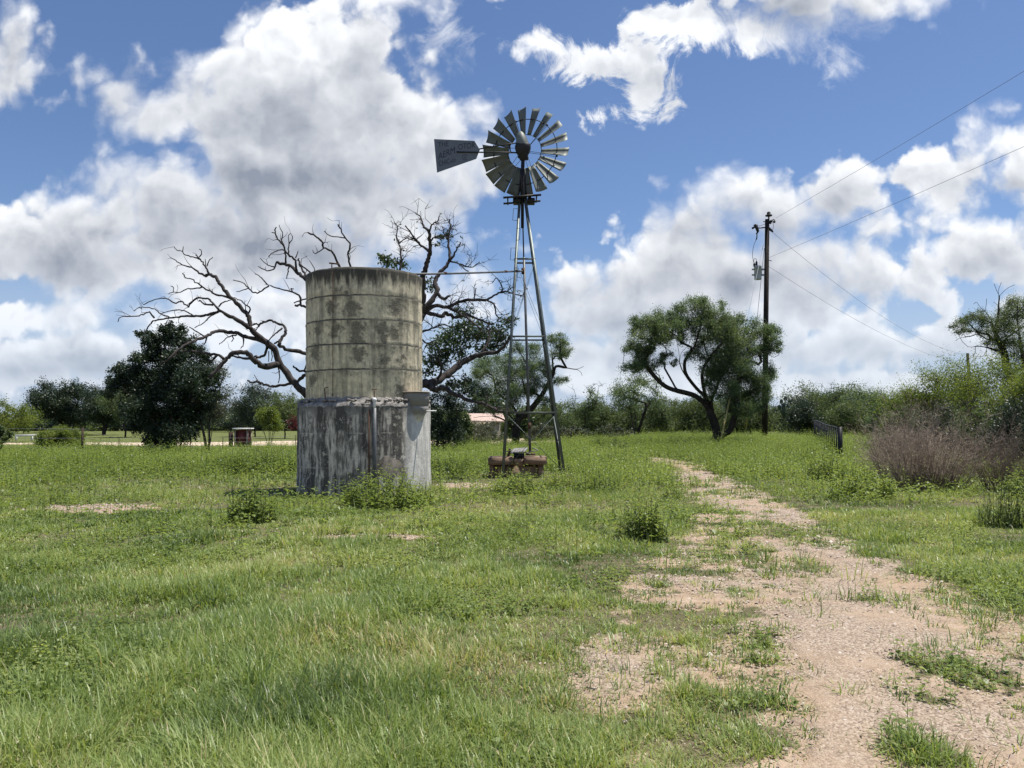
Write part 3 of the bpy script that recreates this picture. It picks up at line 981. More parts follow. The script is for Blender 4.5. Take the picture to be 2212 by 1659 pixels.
def ring(rad, off, r):
    return [WHL + NN * off + rad * (math.cos(a) * E1 + math.sin(a) * E2) for a in np.linspace(0, 2 * math.pi, 73)], r
for rad, off, rr_ in ((RW * .385, .03, .009), (RW * .74, .05, .013)):
    b = MB()
    pts, r_ = ring(rad, off, rr_)
    b.tube(pts, r_, 8, cap=False)
    b.build('wheel_ring', M['steel_dark'], mill, True)
for k in range(6):
    th = R(47) + k * math.pi / 3
    rv = math.cos(th) * E1 + math.sin(th) * E2; tv = -math.sin(th) * E1 + math.cos(th) * E2
    b = MB()
    for sgn in (-1, 1):
        b.tube([WHL + NN * (.10 * sgn) + tv * sgn * .05, WHL + rv * RW * .76 + NN * .05 + tv * sgn * .022], .007, 6)
    b.box(WHL + rv * RW * .755 + NN * .05, (.05, .05, .05))
    b.build('wheel_arm', M['steel_dark'], mill)
b = MB(); b.lathe([(.02, -.16), (.11, -.14), (.11, .14), (.02, .16)], 20)
b.v[0] = WHL + b.v[0][:, [0]] * E1 + b.v[0][:, [1]] * E2 + b.v[0][:, [2]] * NN
b.build('wheel_hub', M['steel_dark'], mill, True)

# tail vane folded flat beside the wheel
VO = HUB + NN * (-.10)
def pv(cx, cy, off=0.0):
    px, py = (1280 + cx / 4.739) * .72, (290 + cy / 4.739) * .72
    d = np.array(pxdir(px, py)); o = np.array((0, 0, EYE))
    t = np.dot(VO - o, NN) / np.dot(d, NN)
    return o + d * t - NN * off
out_ = [(105, 603), (680, 628), (757, 755), (705, 885), (148, 1080)]
b = MB()
f_ = [pv(x, y, .004) for x, y in out_]; k_ = [pv(x, y, -.004) for x, y in out_]
b.ngon(f_); b.ngon(k_[::-1])
for i in range(5):
    j = (i + 1) % 5
    b.add([f_[i], f_[j], k_[j], k_[i]], [(0, 1, 2, 3)])
vane = b.build('tail_vane', M['vane'], mill)
b = MB()
b.bar(pv(430, 790, .02), pv(1300, 800, .02), .045, .03)
b.bar(pv(755, 748, .03), pv(1330, 655, .03), .03, .03)
b.bar(pv(1185, 690, .02), pv(1195, 800, .02), .03, .03)
b.bar(pv(960, 690, .02), pv(950, 720, .02), .03, .03)
b.build('vane_arm', M['steel_dark'], mill)

def lettering(txt, a, bq, hgt, parent):
    """one word laid on the vane from crop point a to bq, capital height hgt in crop pixels"""
    fc = bpy.data.curves.new('lettering', 'FONT')
    fc.body = txt
    fc.extrude = 0.0
    to = bpy.data.objects.new('lettering', fc)
    COL.objects.link(to)
    dg = bpy.context.evaluated_depsgraph_get()
    me = bpy.data.meshes.new_from_object(to.evaluated_get(dg))
    bpy.data.objects.remove(to)
    n = len(me.vertices)
    co = np.zeros(n * 3); me.vertices.foreach_get('co', co); co = co.reshape(-1, 3)
    co[:, 0] = (co[:, 0] - co[:, 0].min()) / np.ptp(co[:, 0]); co[:, 1] = (co[:, 1] - co[:, 1].min()) / np.ptp(co[:, 1])
    o3 = pv(*a, .007); ex = pv(*bq, .007) - o3
    up = pv(a[0], a[1] - hgt, .007) - o3
    V = o3 + co[:, [0]] * ex + co[:, [1]] * up
    V = V - np.array(parent_origin(parent))
    me.vertices.foreach_set('co', V.astype(np.float32).ravel())
    me.update()
    me.materials.clear(); me.materials.append(M['letters'])
    me.name = 'lettering'
    ob = bpy.data.objects.new('lettering', me)
    COL.objects.link(ob); ob.parent = parent
lettering('THE', (165, 712), (312, 702), 66, vane)
lettering('AERM', (165, 900), (402, 800), 92, vane)
lettering('OTOR', (452, 757), (690, 728), 82, vane)
lettering('CHIC', (172, 990), (330, 950), 72, vane)
lettering('AGO', (335, 945), (415, 925), 44, vane)
b = MB()
cc = pv(545, 862, .007); e1 = pv(585, 862, .007) - cc; e2 = pv(545, 822, .007) - cc
for rad, w_, s0, s1 in ((.92, .16, 25, 335), (.30, .13, 0, 360)):
    A = np.radians(np.linspace(s0, s1, 25))
    V = [cc + e1 * q * math.cos(a) + e2 * q * math.sin(a) for a in A for q in (rad - w_ / 2, rad + w_ / 2)]
    b.add(V, [(2 * i, 2 * i + 1, 2 * i + 3, 2 * i + 2) for i in range(24)])
b.build('lettering', M['letters'], vane)
# pump rod
b = MB()
b.tube([HUB - (0, 0, .3), P(1128, 430, 22.6), P(1131.5, 560, 22.6)], [.012, .017, .020], 8)
b.build('pump_rod', M['steel_dark'], mill)

# riser pipe through the tower and the delivery pipe to the tank
RB = P(1145, 955, 22.6); RTOP = P(1131.8, 556, 22.6); JN = P(1130.3, 585.5, 22.6)
wp = thing('water_pipe', 'grey riser pipe in the tower with long cross pipe running to the tank rim', 'pipe', (RB[0], RB[1], 0.3))
b = MB()
b.tube([RB + (0, 0, -.3), RB * .5 + JN * .5 + (.01, 0, 0), RTOP], [.040, .038, .036], 12)
b.build('riser', M['pipe'], wp, True)
b = MB()
LT = np.array((TX + .86, TY - .35, 4.90)); LT = P(866, 592.5, TY - .35)
b.tube([LT, LT * .66 + JN * .34 + (0, 0, -.015), LT * .33 + JN * .67 + (0, 0, -.012), JN], .026, 10)
b.build('cross_pipe', M['pipe'], wp, True)
for q in (.30, .82, .93):
    b = MB()
    c = LT * (1 - q) + JN * q
    d = (JN - LT) / np.linalg.norm(JN - LT)
    b.tube([c - d * .05, c + d * .05], .036, 10)
    b.build('pipe_coupling', M['rust'], wp, True)
b = MB()
b.tube([JN + (0, 0, -.09), JN + (0, 0, .09)], .055, 12)
b.build('tee_fitting', M['rust'], wp, True)
b = MB()
q = RB * .92 + JN * .08
b.tube([q + (0, 0, -.02), q + (0, 0, .16)], .05, 12)
b.build('pipe_coupling', M['rust'], wp, True)

# well box under the tower
wb = thing('well_box', 'low brown well box with thick slab lid under the windmill', 'well box', (0.25, 22.2, 0))
def boxpx(l, r, y0, y1, z0, z1):
    return ((l + r) / 2, (y0 + y1) / 2, (z0 + z1) / 2), (r - l, y1 - y0, z1 - z0)
wl, wr = XP(1057, 21.82), XP(1172, 21.82)
zt = 1.6 - (989 - 909) / 1661 * 21.8
b = MB()
jm = MB()
for (l, r, y0, y1, dz) in ((wl - .03, wl + .66, 21.78, 23.1, 0.0), (wl + .665, wl + .98, 21.86, 23.1, -.035), (wl + .985, wr + .12, 21.76, 23.12, .012)):
    b.box(*boxpx(l, r, y0, y1, zt - .20 + dz, zt + dz))
b.build('slab', M['timber'], wb)
b = MB()
b.box(*boxpx(wl + .0, wl + .12, 21.86, 23.0, -.2, zt - .202)); b.box(*boxpx(wr - .12, wr + .03, 21.86, 23.0, -.2, zt - .192))
b.box(*boxpx(wl + .12, wr - .12, 21.93, 22.06, -.2, zt - .24)); b.box(*boxpx(wl + .12, wr - .12, 22.86, 22.98, -.2, zt - .24))
b.build('box_wall', M['timber'], wb)
pl = thing('plank_stack', 'weathered grey board lying tilted on the well box slab', 'board', (0.0, 22.1, zt))
b = MB()
Mr = np.array(Matrix.Rotation(R(9), 3, 'X') @ Matrix.Rotation(R(-10), 3, 'Z'))
for k in range(5):
    b.box(P(1121 + k * 6.2 - 12, 977 - k * .4, 22.15) + (0, 0, .04 + .008 * (k % 2)), (.076, .62, .03), Mr)
pb_ = b.build('board', M['plank'], pl)
b = MB(); b.box(P(1121, 984, 22.3) + (0, 0, .0), (.30, .30, .13))
b.build('support_block', M['black'], pl)
ln = thing('stick_pile', 'bent sticks and rusty iron lying beside the riser pipe on the well box', 'sticks', tuple(P(1150, 981, 22.4)))
b = MB()
for (x0, y0, x1, y1) in ((1094, 975, 1116, 982), (1100, 969, 1110, 980), (1140, 978, 1156, 975), (1150, 968, 1163, 974), (1128, 977, 1146, 981), (1095, 981, 1112, 979)):
    a_, c_ = P(x0, y0, 22.5), P(x1, y1, 22.3)
    b.tube([a_, (a_ + c_) / 2 + (0, 0, .025), c_], .016, 6)
b.build('stick', M['plank'], ln)
b = MB()
for k in range(6):
    b.tube([P(1094 + k, 986 - k * 2.2, 22.4), P(1101 + k, 985 - k * 2.2, 22.4)], .014, 6)
b.tube([P(1098, 985, 22.5), P(1100, 970, 22.5)], .02, 6)
b.build('iron_coil', M['rust'], ln)
b = MB(); b.box(P(1146, 981, 22.6), (.28, .2, .05))
b.build('iron_scrap', M['rust'], ln)

# ================================================================== utility pole and wires
PY = 50.0
pb0, pt0 = P(1651.2, 952, PY), P(1657.3, 474, PY)
pole = thing('utility_pole', 'tall dark wooden utility pole carrying a grey transformer can', 'utility pole', (pb0[0], PY, pb0[2]))
pd = (pt0 - pb0)
b = MB(); b.tube([pb0 - (0, 0, .5), pb0 + pd * .5, pt0], [.185, .165, .14], 16)
b.build('pole', M['pole'], pole, True)
def crop8(cx, cy, Y=PY):
    return P((2220 + cx / 6.633) * .72, (630 + cy / 6.633) * .72, Y)
tr = thing('transformer', 'grey pole-mounted transformer can hanging left of the pole', 'transformer', tuple(crop8(357, 1390)))
b = MB()
tc0, tc1 = crop8(357, 1385, PY - .1), crop8(357, 1130, PY - .1)
rt = abs(crop8(428, 0)[0] - crop8(286, 0)[0]) / 2
b.lathe([(.01, 0), (rt * .96, .0), (rt * .98, .04), (rt, .08), (rt, tc1[2] - tc0[2] - .06), (rt * 1.06, tc1[2] - tc0[2] - .05), (rt * 1.06, tc1[2] - tc0[2]), (rt * .8, tc1[2] - tc0[2] + .06), (.01, tc1[2] - tc0[2] + .07)], 28, tc0)
b.build('can', M['transformer'], tr, True)
for cy in (1183, 1293):
    for xa, xb, w_ in ((238, 282, .10), (428, 478, .12), (550, 580, .03)):
        b = MB(); b.bar(crop8(xa, cy, PY - .1), crop8(xb, cy, PY - .1), w_, w_ * .9)
        b.build('mounting_lug', M['transformer'], tr)
for cx, cy, h in ((330, 1100, 85), (287, 1125, 45)):
    b = MB()
    p0, p1 = crop8(cx, cy, PY - .1), crop8(cx, cy - h, PY - .1)
    b.lathe([(.05, 0), (.085, .05), (.055, .1), (.085, .16), (.05, .2), (.06, (p1 - p0)[2] * .8), (.02, (p1 - p0)[2])], 12, p0)
    b.build('bushing', M['black'], tr, True)
b = MB()
b.tube([crop8(*q, PY - .1) for q in ((330, 1020), (322, 975), (300, 960), (280, 975), (275, 1020), (290, 1085))], .016, 6)
b.tube([crop8(*q, PY - .1) for q in ((287, 1085), (262, 1000), (248, 900), (255, 800), (280, 690), (318, 600))], .014, 6)
b.tube([crop8(*q, PY - .1) for q in ((318, 600), (335, 560), (340, 490), (325, 468))], [.03, .04, .035, .03], 8)
b.build('lead_wire', M['black'], tr, True)
co_ = thing('fuse_cutout', 'black fuse cutout on a short arm near the pole top', 'fuse cutout', tuple(crop8(330, 350)))
b = MB()
b.tube([crop8(305, 285, PY - .1), crop8(330, 350, PY - .1), crop8(362, 435, PY - .1)], [.13, .10, .085], 10)
b.tube([crop8(243, 368, PY - .1), crop8(305, 330, PY - .1)], [.07, .06], 8)
b.tube([crop8(362, 435, PY - .1), crop8(325, 475, PY - .1)], .05, 8)
b.build('fuse_body', M['black'], co_, True)
b = MB(); b.bar(crop8(330, 362, PY - .1), crop8(492, 350, PY), .07, .07)
b.tube([crop8(335, 312, PY - .1), crop8(400, 318, PY - .1), crop8(495, 280, PY)], .016, 6)
b.tube([crop8(465, 232), crop8(500, 232)], .03, 6)
b.build('arm', M['black'], co_)
ins = thing('insulator', 'bell-shaped insulator on a pin at the very top of the pole', 'insulator', tuple(crop8(578, 180)))
b = MB()
p0 = crop8(575, 240, PY - .15)
b.lathe([(.04, 0), (.05, .35), (.22, .40), (.22, .46), (.10, .52), (.13, .60), (.05, .70), (.01, .71)], 16, p0)
b.build('insulator_body', M['black'], ins, True)
for cx, cy in ((605, 255), (625, 220), (683, 235)):
    b = MB(); b.sphere(crop8(cx, cy, PY - .1), .09, 8)
    b.build('bell', M['black'], ins, True)
b = MB(); b.tube([crop8(650, 235, PY - .1), crop8(668, 320, PY - .1), crop8(645, 430, PY - .1)], .013, 6)
b.build('jumper_wire', M['black'], ins)
b = MB(); b.tube([crop8(565, 350, PY - .1), crop8(610, 395, PY - .1), crop8(660, 442, PY - .1)], [.07, .09, .045], 8)
b.build('dead_end_clamp', M['black'], ins, True)
b = MB(); b.tube([crop8(560, 1000), crop8(600, 1003), crop8(630, 1018)], .025, 6)
b.build('side_bolt', M['black'], pole)
b = MB()
b.tube([crop8(560, 235, PY - .1), crop8(625, 215, PY - .1), crop8(668, 185, PY - .1), crop8(690, 210, PY - .1), crop8(683, 235, PY - .1)], .042, 8)
b.build('line_clamp', M['black'], ins, True)
b = MB(); b.tube([crop8(552, 1055), crop8(572, 1060)], .06, 6)
b.build('lower_clamp', M['black'], pole, True)

def sag_wire(a, c, sag, n=40):
    t = np.linspace(0, 1, n)[:, None]
    return a * (1 - t) + c * t - np.array((0, 0, 1.0)) * (4 * sag * t * (1 - t))
w1a, w1b = P(1676, 471, PY), P(2212, 145, 27.5)
w2a, w2b = P(1660, 557, PY), P(2212, 308, 29)
for (a, c, lab) in ((w1a, w1b, 'upper power line rising from pole top to the upper right'), (w2a, w2b, 'lower power line rising from mid pole to the right edge')):
    e = a + (c - a) * 1.9
    b = MB(); b.tube(sag_wire(a, e, .15), .008, 6)
    tag(b.build('power_line', M['wire'], origin=tuple(a)), lab, 'power line', 'wires strung from the utility pole')
FP = P(2090, 763, 112); FPB = np.array((FP[0] + .4, 112, .2))
for (a, c, lab, sg) in ((P(1669, 502, PY), FP + (0, 0, -.2), 'upper wire descending right from pole top to the far pole', 1.6), (P(1658, 574, PY), FP + (0, 0, -1.6), 'lower wire descending right toward the far pole', 1.2)):
    b = MB(); b.tube(sag_wire(a, c, sg), .010, 6)
    tag(b.build('power_line', M['wire'], origin=tuple(a)), lab, 'power line', 'wires strung from the utility pole')
b = MB(); b.tube([FPB, FP], [.22, .19], 12)
fp = b.build('utility_pole', M['pole'], origin=tuple(FPB), smooth=True)
tag(fp, 'distant bare utility pole poking up above bushes at far right', 'utility pole')
for (top, gtop, gbot, anc, Yb, lab) in (((1649, 529), (1576, 868), (1555, 962), (1554, 964), 40, 'guy wire with yellow guard, slanting down left past the mesquite trunk'),
                                  ((1651, 536), (1616, 861), (1611, 925), (1611, 930), 55, 'steeper guy wire with yellow guard between mesquite and pole')):
    A, B_ = P(*top, PY), P(*anc, Yb)
    d = B_ - A
    g = thing('guy_wire', lab, 'guy wire', tuple(B_), 'guy wires of the utility pole')
    b = MB(); b.tube([A, B_], .014, 6)
    for q in (.42, .44, .62):
        b.tube([A + d * q, A + d * (q + .012)], .05, 6)
    b.build('cable', M['wire'], g)
    k = .76
    b = MB(); b.tube([A + d * k, A + d * .99], .045, 8)
    b.build('guard', M['guard'], g)

# ================================================================== gate fence on the right
pf = thing('pipe_fence', 'black pipe and wire fence running back through the grass on the right', 'fence', (14.1, 33, zg(14.1, 33)))
f0, f1 = np.array((14.05, 33.0)), np.array((20.3, 52.0))
def fpt(q, h):
    p = f0 * (1 - q) + f1 * q
    return np.array((p[0], p[1], float(zg(p[0], p[1])) + h))
b = MB(); b.tube([fpt(0, -.3), fpt(0, 1.36)], .10, 12)
b.build('end_post', M['gate'], pf)
b = MB(); b.tube([fpt(.035, 1.30), fpt(.012, .1)], .05, 8); b.tube([fpt(.035, -.2), fpt(.035, 1.32)], .05, 8)
b.build('brace_post', M['gate'], pf)
for k in range(1, 16):
    q = .035 + .058 * k
    b = MB(); b.tube([fpt(q, -.2), fpt(q, 1.27)], .030, 6)
    b.build('picket', M['gate'], pf)
for h, r in ((1.29, .028), (.82, .010), (.42, .010), (1.05, .008)):
    b = MB(); b.tube([fpt(q, h) for q in np.linspace(0, 1, 12)], r, 6)
    b.build('rail', M['gate'], pf)

# ================================================================== wire fence on the left
lf = thing('wire_fence', 'thin wire fence of brown steel posts before the dirt road', 'fence', (-20, 35, 0))
lp = [(-40, 985, 922, 34), (180, 985, 924, 35.2), (259, 984, 946, 41), (413, 975, 945, 42), (483, 972, 945, 43), (544, 972, 945, 44), (640, 970, 940, 45)]
tops = []
for i, (px, py, py1, Y) in enumerate(lp):
    x = XP(px, Y); z0 = float(zg(x, Y)); top = P(px, py1, Y)[2]
    b = MB(); b.tube([(x, Y, z0 - .2), (x, Y, top)], .05 if i == 1 else .024, 8)
    b.build('post', M['dark_post'], lf)
    tops.append((x, Y, z0, top))
for k in (.95, .62, .3):
    b = MB(); b.tube([(x, Y, z0 + (t - z0) * k) for (x, Y, z0, t) in tops], .006, 5)
    b.build('fence_wire', M['wire'], lf)

# ================================================================== small things in the left background
KY = 46.0
kx0, kx1 = XP(509, KY), XP(535, KY)
kz = float(zg(kx0, KY))
kt = P(0, 926, KY)[2]
kk = thing('notice_kiosk', 'small dull red cabinet with tan corner posts and white flat roof', 'kiosk', (kx0, KY, kz))
b = MB(); b.box(((kx0 + kx1) / 2, KY + .35, (kz + kt) / 2 - .02), (kx1 - kx0 - .08, .60, kt - kz - .1)); b.build('panel', M['red'], kk)
for x in (kx0, kx1):
    for dy in (0.02, .68):
        b = MB(); b.box((x, KY + dy, (kz + kt) / 2 - .1), (.09, .09, kt - kz)); b.build('corner_post', M['tan_post'], kk)
b = MB(); b.box(((kx0 + kx1) / 2, KY + .35, kt), (kx1 - kx0 + .26, .95, .07)); b.build('roof', M['white'], kk)
dx0 = XP(497, KY + .3)
ss = thing('brown_post', 'stout brown post standing close left of the red cabinet', 'post', (dx0, KY, kz))
b = MB(); b.bar((dx0 + .1, KY + .3, kz - .2), (dx0 + .08, KY + .3, P(0, 934, KY)[2]), .20, .20, up=(0, 1, 0)); b.build('post_body', M['dark_post'], ss)
# low white rail fence far left
wf = thing('white_rail', 'low white rail barrier on the far lawn at the left', 'barrier', tuple(P(95, 953, 62)))
xs = [P(p, 0, 62)[0] for p in (64, 97, 130)]
zz = float(zg(xs[0], 62))
for x in xs:
    b = MB(); b.box((x, 62, zz + .2), (.12, .12, .5)); b.build('rail_post', M['white'], wf)
b = MB(); b.bar((xs[0], 61.9, zz + .42), (xs[2], 61.9, zz + .46), .05, .16, up=(0, 0, 1)); b.build('rail_board', M['white'], wf)

def car(px, Y, yaw, m, label, L=4.3):
    x = XP(px, Y); z = float(zg(x, Y))
    c = thing('parked_car', label, 'car', (x, Y, z), 'cars parked beyond the lawn')
    Rz = np.array(Matrix.Rotation(yaw, 3, 'Z'))
    def loc(v):
        return np.asarray(v, float) @ Rz.T + (x, Y, z)
    W = .86
    prof = [(-L / 2, .35), (-L / 2 + .03, .75), (-L / 2 + .25, .92), (-.85, .98), (-.45, 1.42), (.9, 1.45), (1.45, 1.0), (L / 2 - .06, .88), (L / 2, .55), (L / 2 - .05, .30)]
    b = MB()
    A = [loc((px_, -W * (1 if z_ < 1.1 else .82), z_)) for px_, z_ in prof]; B_ = [loc((px_, W * (1 if z_ < 1.1 else .82), z_)) for px_, z_ in prof]
    b.ngon(A); b.ngon(B_[::-1])
    n = len(prof)
    for i in range(n):
        j = (i + 1) % n
        b.add([A[i], B_[i], B_[j], A[j]], [(0, 1, 2, 3)])
    b.build('body', m, c)
    b = MB()
    for s in (-1, 1):
        b.ngon([loc((px_, s * (W * y_ + .01), z_)) for px_, y_, z_ in ((-.72, .96, 1.02), (-.42, .845, 1.36), (.85, .845, 1.38), (1.25, .96, 1.03))][::s])
    b.add([loc(v) for v in ((-.87, -.62, 1.0), (-.87, .62, 1.0), (-.49, .58, 1.40), (-.49, -.58, 1.40))], [(0, 1, 2, 3)])
    b.build('window', M['glass'], c)
    for sx in (-1, 1):
        for sy in (-1, 1):
            b = MB(); b.lathe([(.01, -.1), (.31, -.1), (.33, -.06), (.33, .06), (.31, .1), (.01, .1)], 18)
            v = b.v[0][:, [0, 2, 1]]
            b.v[0] = loc(v + np.array((sx * L * .30, sy * (W - .06), .33)))
            b.build('wheel', M['tyre'], c, True)
car(286, 125, R(80), M['white'], 'white car seen end-on beyond the lawn under the oaks')
bb_ = thing('park_bench', 'small dark bench beside the dirt road near the big dark tree', 'bench', tuple(P(330, 963, 50)))
bx = XP(330, 50); bz = float(zg(bx, 50))
b = MB(); b.box((bx, 50, bz + .46), (.62, .42, .07)); b.build('seat', M['black'], bb_)
b = MB(); b.box((bx, 50.2, bz + .66), (.62, .06, .26)); b.build('backrest', M['black'], bb_)
for s in (-.26, .26):
    b = MB(); b.box((bx + s, 50, bz + .21), (.07, .4, .43)); b.build('leg', M['black'], bb_)

# house behind the trees in the middle
HY = 80.0
hx0, hx1 = XP(1000, HY), XP(1084, HY); hz = float(zg(-3, HY))
ho = thing('house', 'low house with pale pinkish metal roof behind the tower trees', 'house', ((hx0 + hx1) / 2, HY, hz))
ez, rz = P(0, 908.5, HY - 2.8)[2], P(0, 893, HY)[2]
b = MB()
b.add([(hx0 - .4, HY - 2.8, ez), (hx1 + .4, HY - 2.8, ez), (hx1 + .1, HY, rz), (hx0 + .3, HY, rz), (hx0 - .4, HY + 2.8, ez), (hx1 + .4, HY + 2.8, ez)], [(0, 1, 2, 3), (3, 2, 5, 4)])
b.box(((hx0 + hx1) / 2, HY - 2.81, ez - .09), (hx1 - hx0 + .8, .05, .18)); b.build('roof', M['roof'], ho)
b = MB(); b.box(((hx0 + hx1) / 2, HY, (hz + ez) / 2 - .1), (hx1 - hx0 - .4, 4.6, ez - hz)); b.build('wall', M['cream_wall'], ho)
b = MB(); b.box((hx0 + 1.2, HY - 2.31, hz + 1.1), (.9, .04, 1.9)); b.build('door', M['red'], ho)
b = MB(); b.box((hx0 + 2.9, HY - 2.31, hz + 1.5), (1.1, .04, .9)); b.build('window', M['glass'], ho)
sg = thing('red_sign', 'small pinkish red sign board on a post before the house', 'sign', tuple(P(1046, 935, 72)))
b = MB(); b.box(P(1042, 920, 72), (.55, .06, .35)); b.build('board', M['red'], sg)
b = MB(); b.tube([P(1036, 945, 72), P(1036, 917, 72)], .04, 8); b.build('post', M['tan_post'], sg)

# ================================================================== trees
def leaves(b, pos, size, r, up=0.35, asp=0.5, fold=0.25, tint=None):
    """leaf-sized faces (a folded diamond of four corners) at pos"""
    n = len(pos)
    if n == 0:
        return
    a = r.normal(size=(n, 3)); a /= np.linalg.norm(a, axis=1, keepdims=True)
    nn = r.normal(size=(n, 3)); nn[:, 2] += up * 3
    s = np.cross(a, nn); s /= np.maximum(np.linalg.norm(s, axis=1, keepdims=True), 1e-6)
    nn = np.cross(s, a)
    L = (size * r.uniform(0.6, 1.35, n))[:, None]
    W = L * asp * 0.5
    V = np.stack((pos - a * L * .5, pos + s * W + nn * W * fold, pos + a * L * .5, pos - s * W + nn * W * fold), 1).reshape(-1, 3)
    F = np.arange(4 * n).reshape(-1, 4)
    t = r.uniform(0, 1, n) if tint is None else np.clip(tint, 0, 1)
    b.add(V, F, np.repeat(t, 4))

def bez(a, d, c, n, r, wob):
    t = np.linspace(0, 1, n + 1)[1:, None]
    L = np.linalg.norm(c - a)
    m = a + d * L * 0.5
    p = (1 - t) ** 2 * a + 2 * t * (1 - t) * m + t * t * c
    w = r.normal(size=(n, 3)) * wob * L
    w[-1] = 0
    return p + w * np.sin(t * math.pi) ** .5

class Skel:
    def __init__(self, pts, r):
        self.p = [np.asarray(q, float) for q in pts]
        self.par = [i - 1 for i in range(len(pts))]
        self.rng = r
        self.first = 1
    def dirn(self, i):
        j = self.par[i]
        if j < 0:
            return np.array((0, 0, 1.0))
        d = self.p[i] - self.p[j]
        return d / max(np.linalg.norm(d), 1e-6)
    def reach(self, c, step=0.6, wob=0.05, lo=1):
        A = np.array(self.p[lo:])
        d = np.linalg.norm(A - c, axis=1) + 0.8 * np.maximum(A[:, 2] - c[2] + 0.2, 0) + 0.12 * np.linalg.norm(A - self.p[0], axis=1)
        i = int(np.argmin(d)) + lo
        n = max(2, int(np.linalg.norm(self.p[i] - c) / step))
        prev = i
        for q in bez(self.p[i], self.dirn(i) * 0.7 + np.array((0, 0, .25)), c, n, self.rng, wob):
            self.p.append(q); self.par.append(prev); prev = len(self.p) - 1
        return prev
    def mesh(self, b, r_base, r_tip, power=0.5, sides=6):
        n = len(self.p)
        kids = [[] for _ in range(n)]
        for i, q in enumerate(self.par):
            if q >= 0:
                kids[q].append(i)
        cnt = np.zeros(n)
        for i in range(n - 1, -1, -1):
            cnt[i] = max(1, sum(cnt[k] for k in kids[i]))
        k = (r_base - r_tip) / max(cnt[0] ** power - 1, 1e-6)
        rad = r_tip + k * (cnt ** power - 1)
        todo = [(0, None)]
        while todo:
            i, frm = todo.pop()
            chain = [] if frm is None else [frm]
            while True:
                chain.append(i)
                if not kids[i]:
                    break
                ks = sorted(kids[i], key=lambda q: -cnt[q])
                for q in ks[1:]:
                    todo.append((q, i))
                i = ks[0]
            if len(chain) > 1:
                rr = rad[chain].copy()
                if frm is not None:
                    rr[0] = min(rr[0], rr[1] * 1.25)
                b.tube(np.array(self.p)[chain], rr, sides if rr.max() > .04 else 4, cap=False)

def clump_leaves(b, tw, c, rad, n, size, r, flat=0.8, nt=7, twig_r=0.006, asp=0.5, spread=.24):
    """twigs spreading from c and leaves along their outer halves"""
    nt = max(3, int(nt))
    d = r.normal(size=(nt, 3)); d[:, 2] = d[:, 2] * flat + 0.15
    d /= np.linalg.norm(d, axis=1, keepdims=True)
    tip = c + d * (rad * r.uniform(.55, 1.25, nt))[:, None] * np.array((1, 1, flat))
    if tw is not None:
        for q in tip:
            mdl = (c + q) / 2 + r.normal(size=3) * rad * .10
            tw.tube(np.array([c, mdl, q]), [twig_r * 1.6, twig_r, twig_r * .5], 3, cap=False)
    k = r.integers(0, nt, n)
    t = r.uniform(.25, 1.05, n) ** .7
    pos = c + (tip[k] - c) * t[:, None] + r.normal(size=(n, 3)) * rad * spread
    base_t = r.uniform(.15, .85)
    leaves(b, pos, size, r, asp=asp, tint=base_t * .45 + r.uniform(0, .55, n))

TREE_N = {}
def tree(name, label, cat, base, trunk, clumps, leaf, bark, size, n_leaf, r_base, seed, group=None, r_tip=.012, flat=.8, nt=7, step=.6, wob=.05, twigs=True, extra=None, dead=None, asp=0.5, sides=7, twig_r=.006, lo=1, spread=.24):
    """thing > trunk (with limbs), crown"""
    r = np.random.default_rng(seed)
    t = thing(name, label, cat, base, group)
    tr = MB(); cr = MB()
    sk = Skel(trunk, r)
    cl = sorted(clumps, key=lambda q: np.linalg.norm(np.asarray(q[:3]) - sk.p[-1]))
    for ex in (extra or []):
        prev = None
        A = np.array(sk.p)
        i = int(np.argmin(np.linalg.norm(A - ex[0], axis=1)))
        prev = i
        for q in ex[1:] if np.linalg.norm(A[i] - ex[0]) < .5 else ex:
            sk.p.append(np.asarray(q, float)); sk.par.append(prev); prev = len(sk.p) - 1
    tot = sum(q[3] ** 2 for q in cl)
    for q in cl:
        c = np.asarray(q[:3], float)
        sk.reach(c, step, wob, lo)
        clump_leaves(cr, tr if twigs else None, c, q[3], max(6, int(n_leaf * q[3] ** 2 / tot)), size, r, flat, nt, twig_r, asp, spread)
    for c in (dead or []):
        c = np.asarray(c, float)
        i = sk.reach(c, step * .7, wob * 1.6, lo)
        for _ in range(4):
            d = r.normal(size=3); d[2] = abs(d[2]) * .6
            e = c + d * .35
            tr.tube([c, (c + e) / 2 + r.normal(size=3) * .06, e], [.011, .008, .003], 3, cap=False)
    sk.mesh(tr, r_base, r_tip, sides=sides)
    tr.build('trunk', bark, t, True)
    cr.build('crown', leaf, t)
    return t

def px_clumps(pts, Y, conv, k, r, dz=1.0, sat=0):
    """clumps (crop x, crop y, radius) -> world, spread in depth"""
    out = []
    for cx, cy, rad in pts:
        R_ = rad * k * Y / FPX
        out.append((*P(*conv(cx, cy), Y + r.normal() * R_ * 1.1 * dz), R_))
        for _ in range(sat):
            a = r.uniform(0, 6.283)
            out.append((*P(*conv(cx + rad * 1.0 * math.cos(a), cy + rad * .8 * math.sin(a)), Y + r.normal() * R_ * 1.3), R_ * r.uniform(.45, .75)))
    return out

def rand_crown(c, rx, ry, rz, n, r, rad, low=-1.0, skew=0.0):
    out = []
    while len(out) < n:
        q = r.uniform(-1, 1, 3)
        l = np.linalg.norm(q)
        if l > 1 or l < .45 or q[2] < low:
            continue
        out.append((c[0] + q[0] * rx + skew * q[2] * rx, c[1] + q[1] * ry, c[2] + q[2] * rz, rad * r.uniform(.7, 1.3)))
    return out

